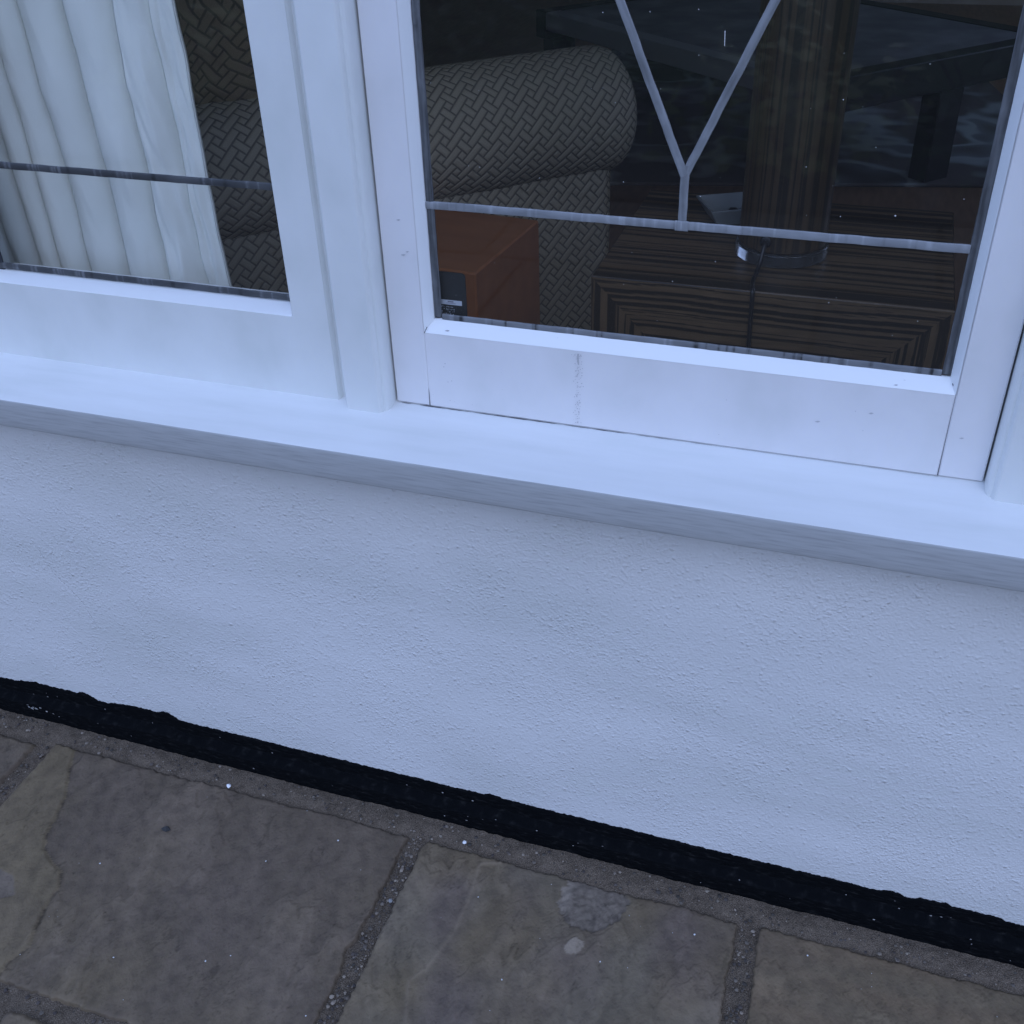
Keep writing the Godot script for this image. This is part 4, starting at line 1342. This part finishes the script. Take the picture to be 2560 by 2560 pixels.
	for e in [[0.555, -0.08], [0.02, -D + 0.02], [L - 0.10, -D + 0.02], [0.02, -0.10]]:
		obj("leg", boxed(Vector3(e[0], 0.0, e[1]), Vector3(e[0] + 0.105, 0.30, e[1] + 0.075), 0.003), M.dark_wood, t)
	# rug
	s = Shape.new()
	s.box(Vector3(-0.9, 0.0, -2.2), Vector3(0.75, 0.012, 0.0), 0.004)
	var rug := obj("rug", s, M.rug)
	rug.position = Vector3(-0.05, 0.10, -2.70)
	rug.rotation_degrees.y = 12.0
	tag(rug, "pale rug with grey leaf scrolls on the dark floor", "rug")


func build_debris() -> void:
	# bits of white paint and dirt on the stones
	var s := Shape.new()
	rng.seed = 21
	for k in 95:
		var p := Vector3(rng.randf_range(-1.15, 0.35), 0.0022, rng.randf_range(0.10, 0.52))
		var c := Color(0.62, 0.62, 0.62) if rng.randf() < 0.6 else Color(0.28, 0.26, 0.23)
		nugget(s, p, 0.0005 + 0.0009 * pow(rng.randf(), 3.0), c)
	obj("paint_crumbs", s, M.pebble).set_meta("kind", "stuff")
	var chips := [
		["paint_chip", Vector3(-0.791, 0.0030, 0.102), 0.0045, 0.85, "larger angular white paint chip by the black plinth"],
		["paint_chip", Vector3(-0.412, 0.0024, 0.095), 0.0032, 0.90, "round white paint chip on the brown middle flagstone"],
		["paint_chip", Vector3(-0.475, -0.0005, 0.213), 0.0034, 0.24, "squarish pale chip lying in the mortar joint"],
		["pebble", Vector3(-0.836, 0.0040, 0.202), 0.0065, 0.035, "small dark pebble on the large grey flagstone"],
	]
	for e in chips:
		var g := Shape.new()
		nugget(g, e[1], e[2], Color(e[3], e[3], e[3]))
		tag(obj(e[0], g, M.pebble), e[4], "chip" if e[3] > 0.1 else "pebble")


func build_garden() -> void:
	# beyond the patio, behind the photographer: seen only in the panes and as the dark side of the light
	var s := Shape.new()
	s.box(Vector3(-5.5, -0.06, 2.64), Vector3(5.0, 0.02, 4.3), 0.01)
	struct("soil", s, M.bark)
	rng.seed = 3
	var looks := ["pale green broad leaved shrub nearest the corner of the flower bed", "dark green shrub in the flower bed opposite the curtain", "dark green shrub opposite the mullion in the bed", "pale leaved shrub opposite the middle of the casement", "dark green shrub opposite the lamp in the bed", "dark green shrub opposite the right mullion", "pale green shrub at the far end of the flower bed"]
	for k in 7:
		var x := -3.0 + k * 0.85 + rng.randf_range(-0.15, 0.15)
		var t := thing("shrub", looks[k], "shrub", Vector3(x, 0.0, 3.25 + rng.randf_range(-0.3, 0.3)), "shrubs in the flower bed facing the window")
		s = Shape.new()
		for b in 5:
			var a := rng.randf() * TAU
			s.tube([Vector3.ZERO, Vector3(cos(a) * 0.1, 0.2, sin(a) * 0.1), Vector3(cos(a) * 0.25, 0.42, sin(a) * 0.25)], 0.006, 5)
		obj("stem", s, M.bark, t)
		s = Shape.new()
		for l in 520:
			var d := Vector3(rng.randfn(), absf(rng.randfn()) * 0.9, rng.randfn()).normalized() * rng.randf_range(0.12, 0.55)
			var u := Vector3(rng.randfn(), rng.randfn() * 0.6, rng.randfn()).normalized()
			var w := u.cross(d.normalized()).normalized()
			var q := rng.randf_range(0.03, 0.055)
			var c := d + Vector3(0, 0.08, 0)
			s.tri(c - u * q, c + w * q * 0.45, c + u * q, d)
			s.tri(c - u * q, c + u * q, c - w * q * 0.45, d)
		var f := obj("foliage", s, M.leaf_pale if k in [0, 3, 6] else M.leaf, t)
		f.set_meta("kind", "stuff")
	var h := Shape.new()
	for l in 14000:
		var p := Vector3(rng.randf_range(-9, 9), rng.randf_range(0.0, 2.2), 9.0 + rng.randf_range(-0.4, 0.4))
		var u := Vector3(rng.randfn(), rng.randfn(), rng.randfn()).normalized()
		var w := u.cross(Vector3(0.2, 0.3, 1)).normalized()
		h.tri(p - u * 0.06, p + w * 0.05, p + u * 0.06, Vector3(0, 0, -1))
	h.box(Vector3(-9.2, -0.03, 8.8), Vector3(9.2, 2.0, 9.4), 0.1)
	tag(obj("hedge", h, M.leaf), "tall dark clipped hedge across the end of the lawn", "hedge").set_meta("kind", "thing")


func _ready() -> void:
	# camera: hand held, tilted down and a little to the left
	var cam := Camera3D.new()
	cam.name = "camera"
	cam.fov = 51.19
	cam.near = 0.02
	cam.far = 300.0
	add_child(cam)
	cam.transform = Transform3D(Basis(Vector3(0.94830, -0.02961, -0.31590), Vector3(-0.15573, 0.82410, -0.54465), Vector3(0.27646, 0.56568, 0.77693)).orthonormalized(), Vector3(0, 1.25, 1.0))
	# dusk sky, even and blue
	var sky_mat := ProceduralSkyMaterial.new()
	sky_mat.sky_top_color = lin(0.355, 0.527, 0.975)
	sky_mat.sky_horizon_color = lin(0.50, 0.63, 1.0)
	sky_mat.sky_curve = 0.25
	sky_mat.ground_bottom_color = lin(0.06, 0.065, 0.07)
	sky_mat.ground_horizon_color = lin(0.10, 0.11, 0.13)
	sky_mat.sky_energy_multiplier = 1.15
	var sky := Sky.new()
	sky.sky_material = sky_mat
	var env := Environment.new()
	env.background_mode = Environment.BG_SKY
	env.sky = sky
	env.background_energy_multiplier = 1.6
	env.tonemap_mode = Environment.TONE_MAPPER_LINEAR
	env.tonemap_exposure = 0.775
	env.sdfgi_enabled = true
	env.ssao_enabled = true
	env.ssil_enabled = true
	var we := WorldEnvironment.new()
	we.name = "world"
	we.environment = env
	add_child(we)
	# what is left of the sun behind thin cloud
	var sun := DirectionalLight3D.new()
	sun.name = "sun"
	sun.light_energy = 0.15
	sun.light_color = Color(1.0, 0.97, 0.93)
	sun.light_angular_distance = 40.0
	sun.shadow_enabled = true
	sun.sky_mode = DirectionalLight3D.SKY_MODE_LIGHT_ONLY
	add_child(sun)
	sun.look_at_from_position(Vector3(1.5, 3.0, 3.2), Vector3.ZERO)

	make_materials()
	build_ground()
	build_wall()
	build_room()
	build_sill()
	build_mullion(-1.0, "white mullion post between the curtained window and the casement")
	build_mullion(1.0, "white mullion post at the right edge beyond the casement")
	build_fixed(-1.0, "white fixed window with the cream curtain behind its glass")
	build_fixed(1.0, "white fixed window right of the casement, mostly outside the photo")
	build_casement()
	build_curtain()
	build_sofa()
	build_side_table()
	build_lamp()
	build_small_things()
	build_debris()
	build_garden()
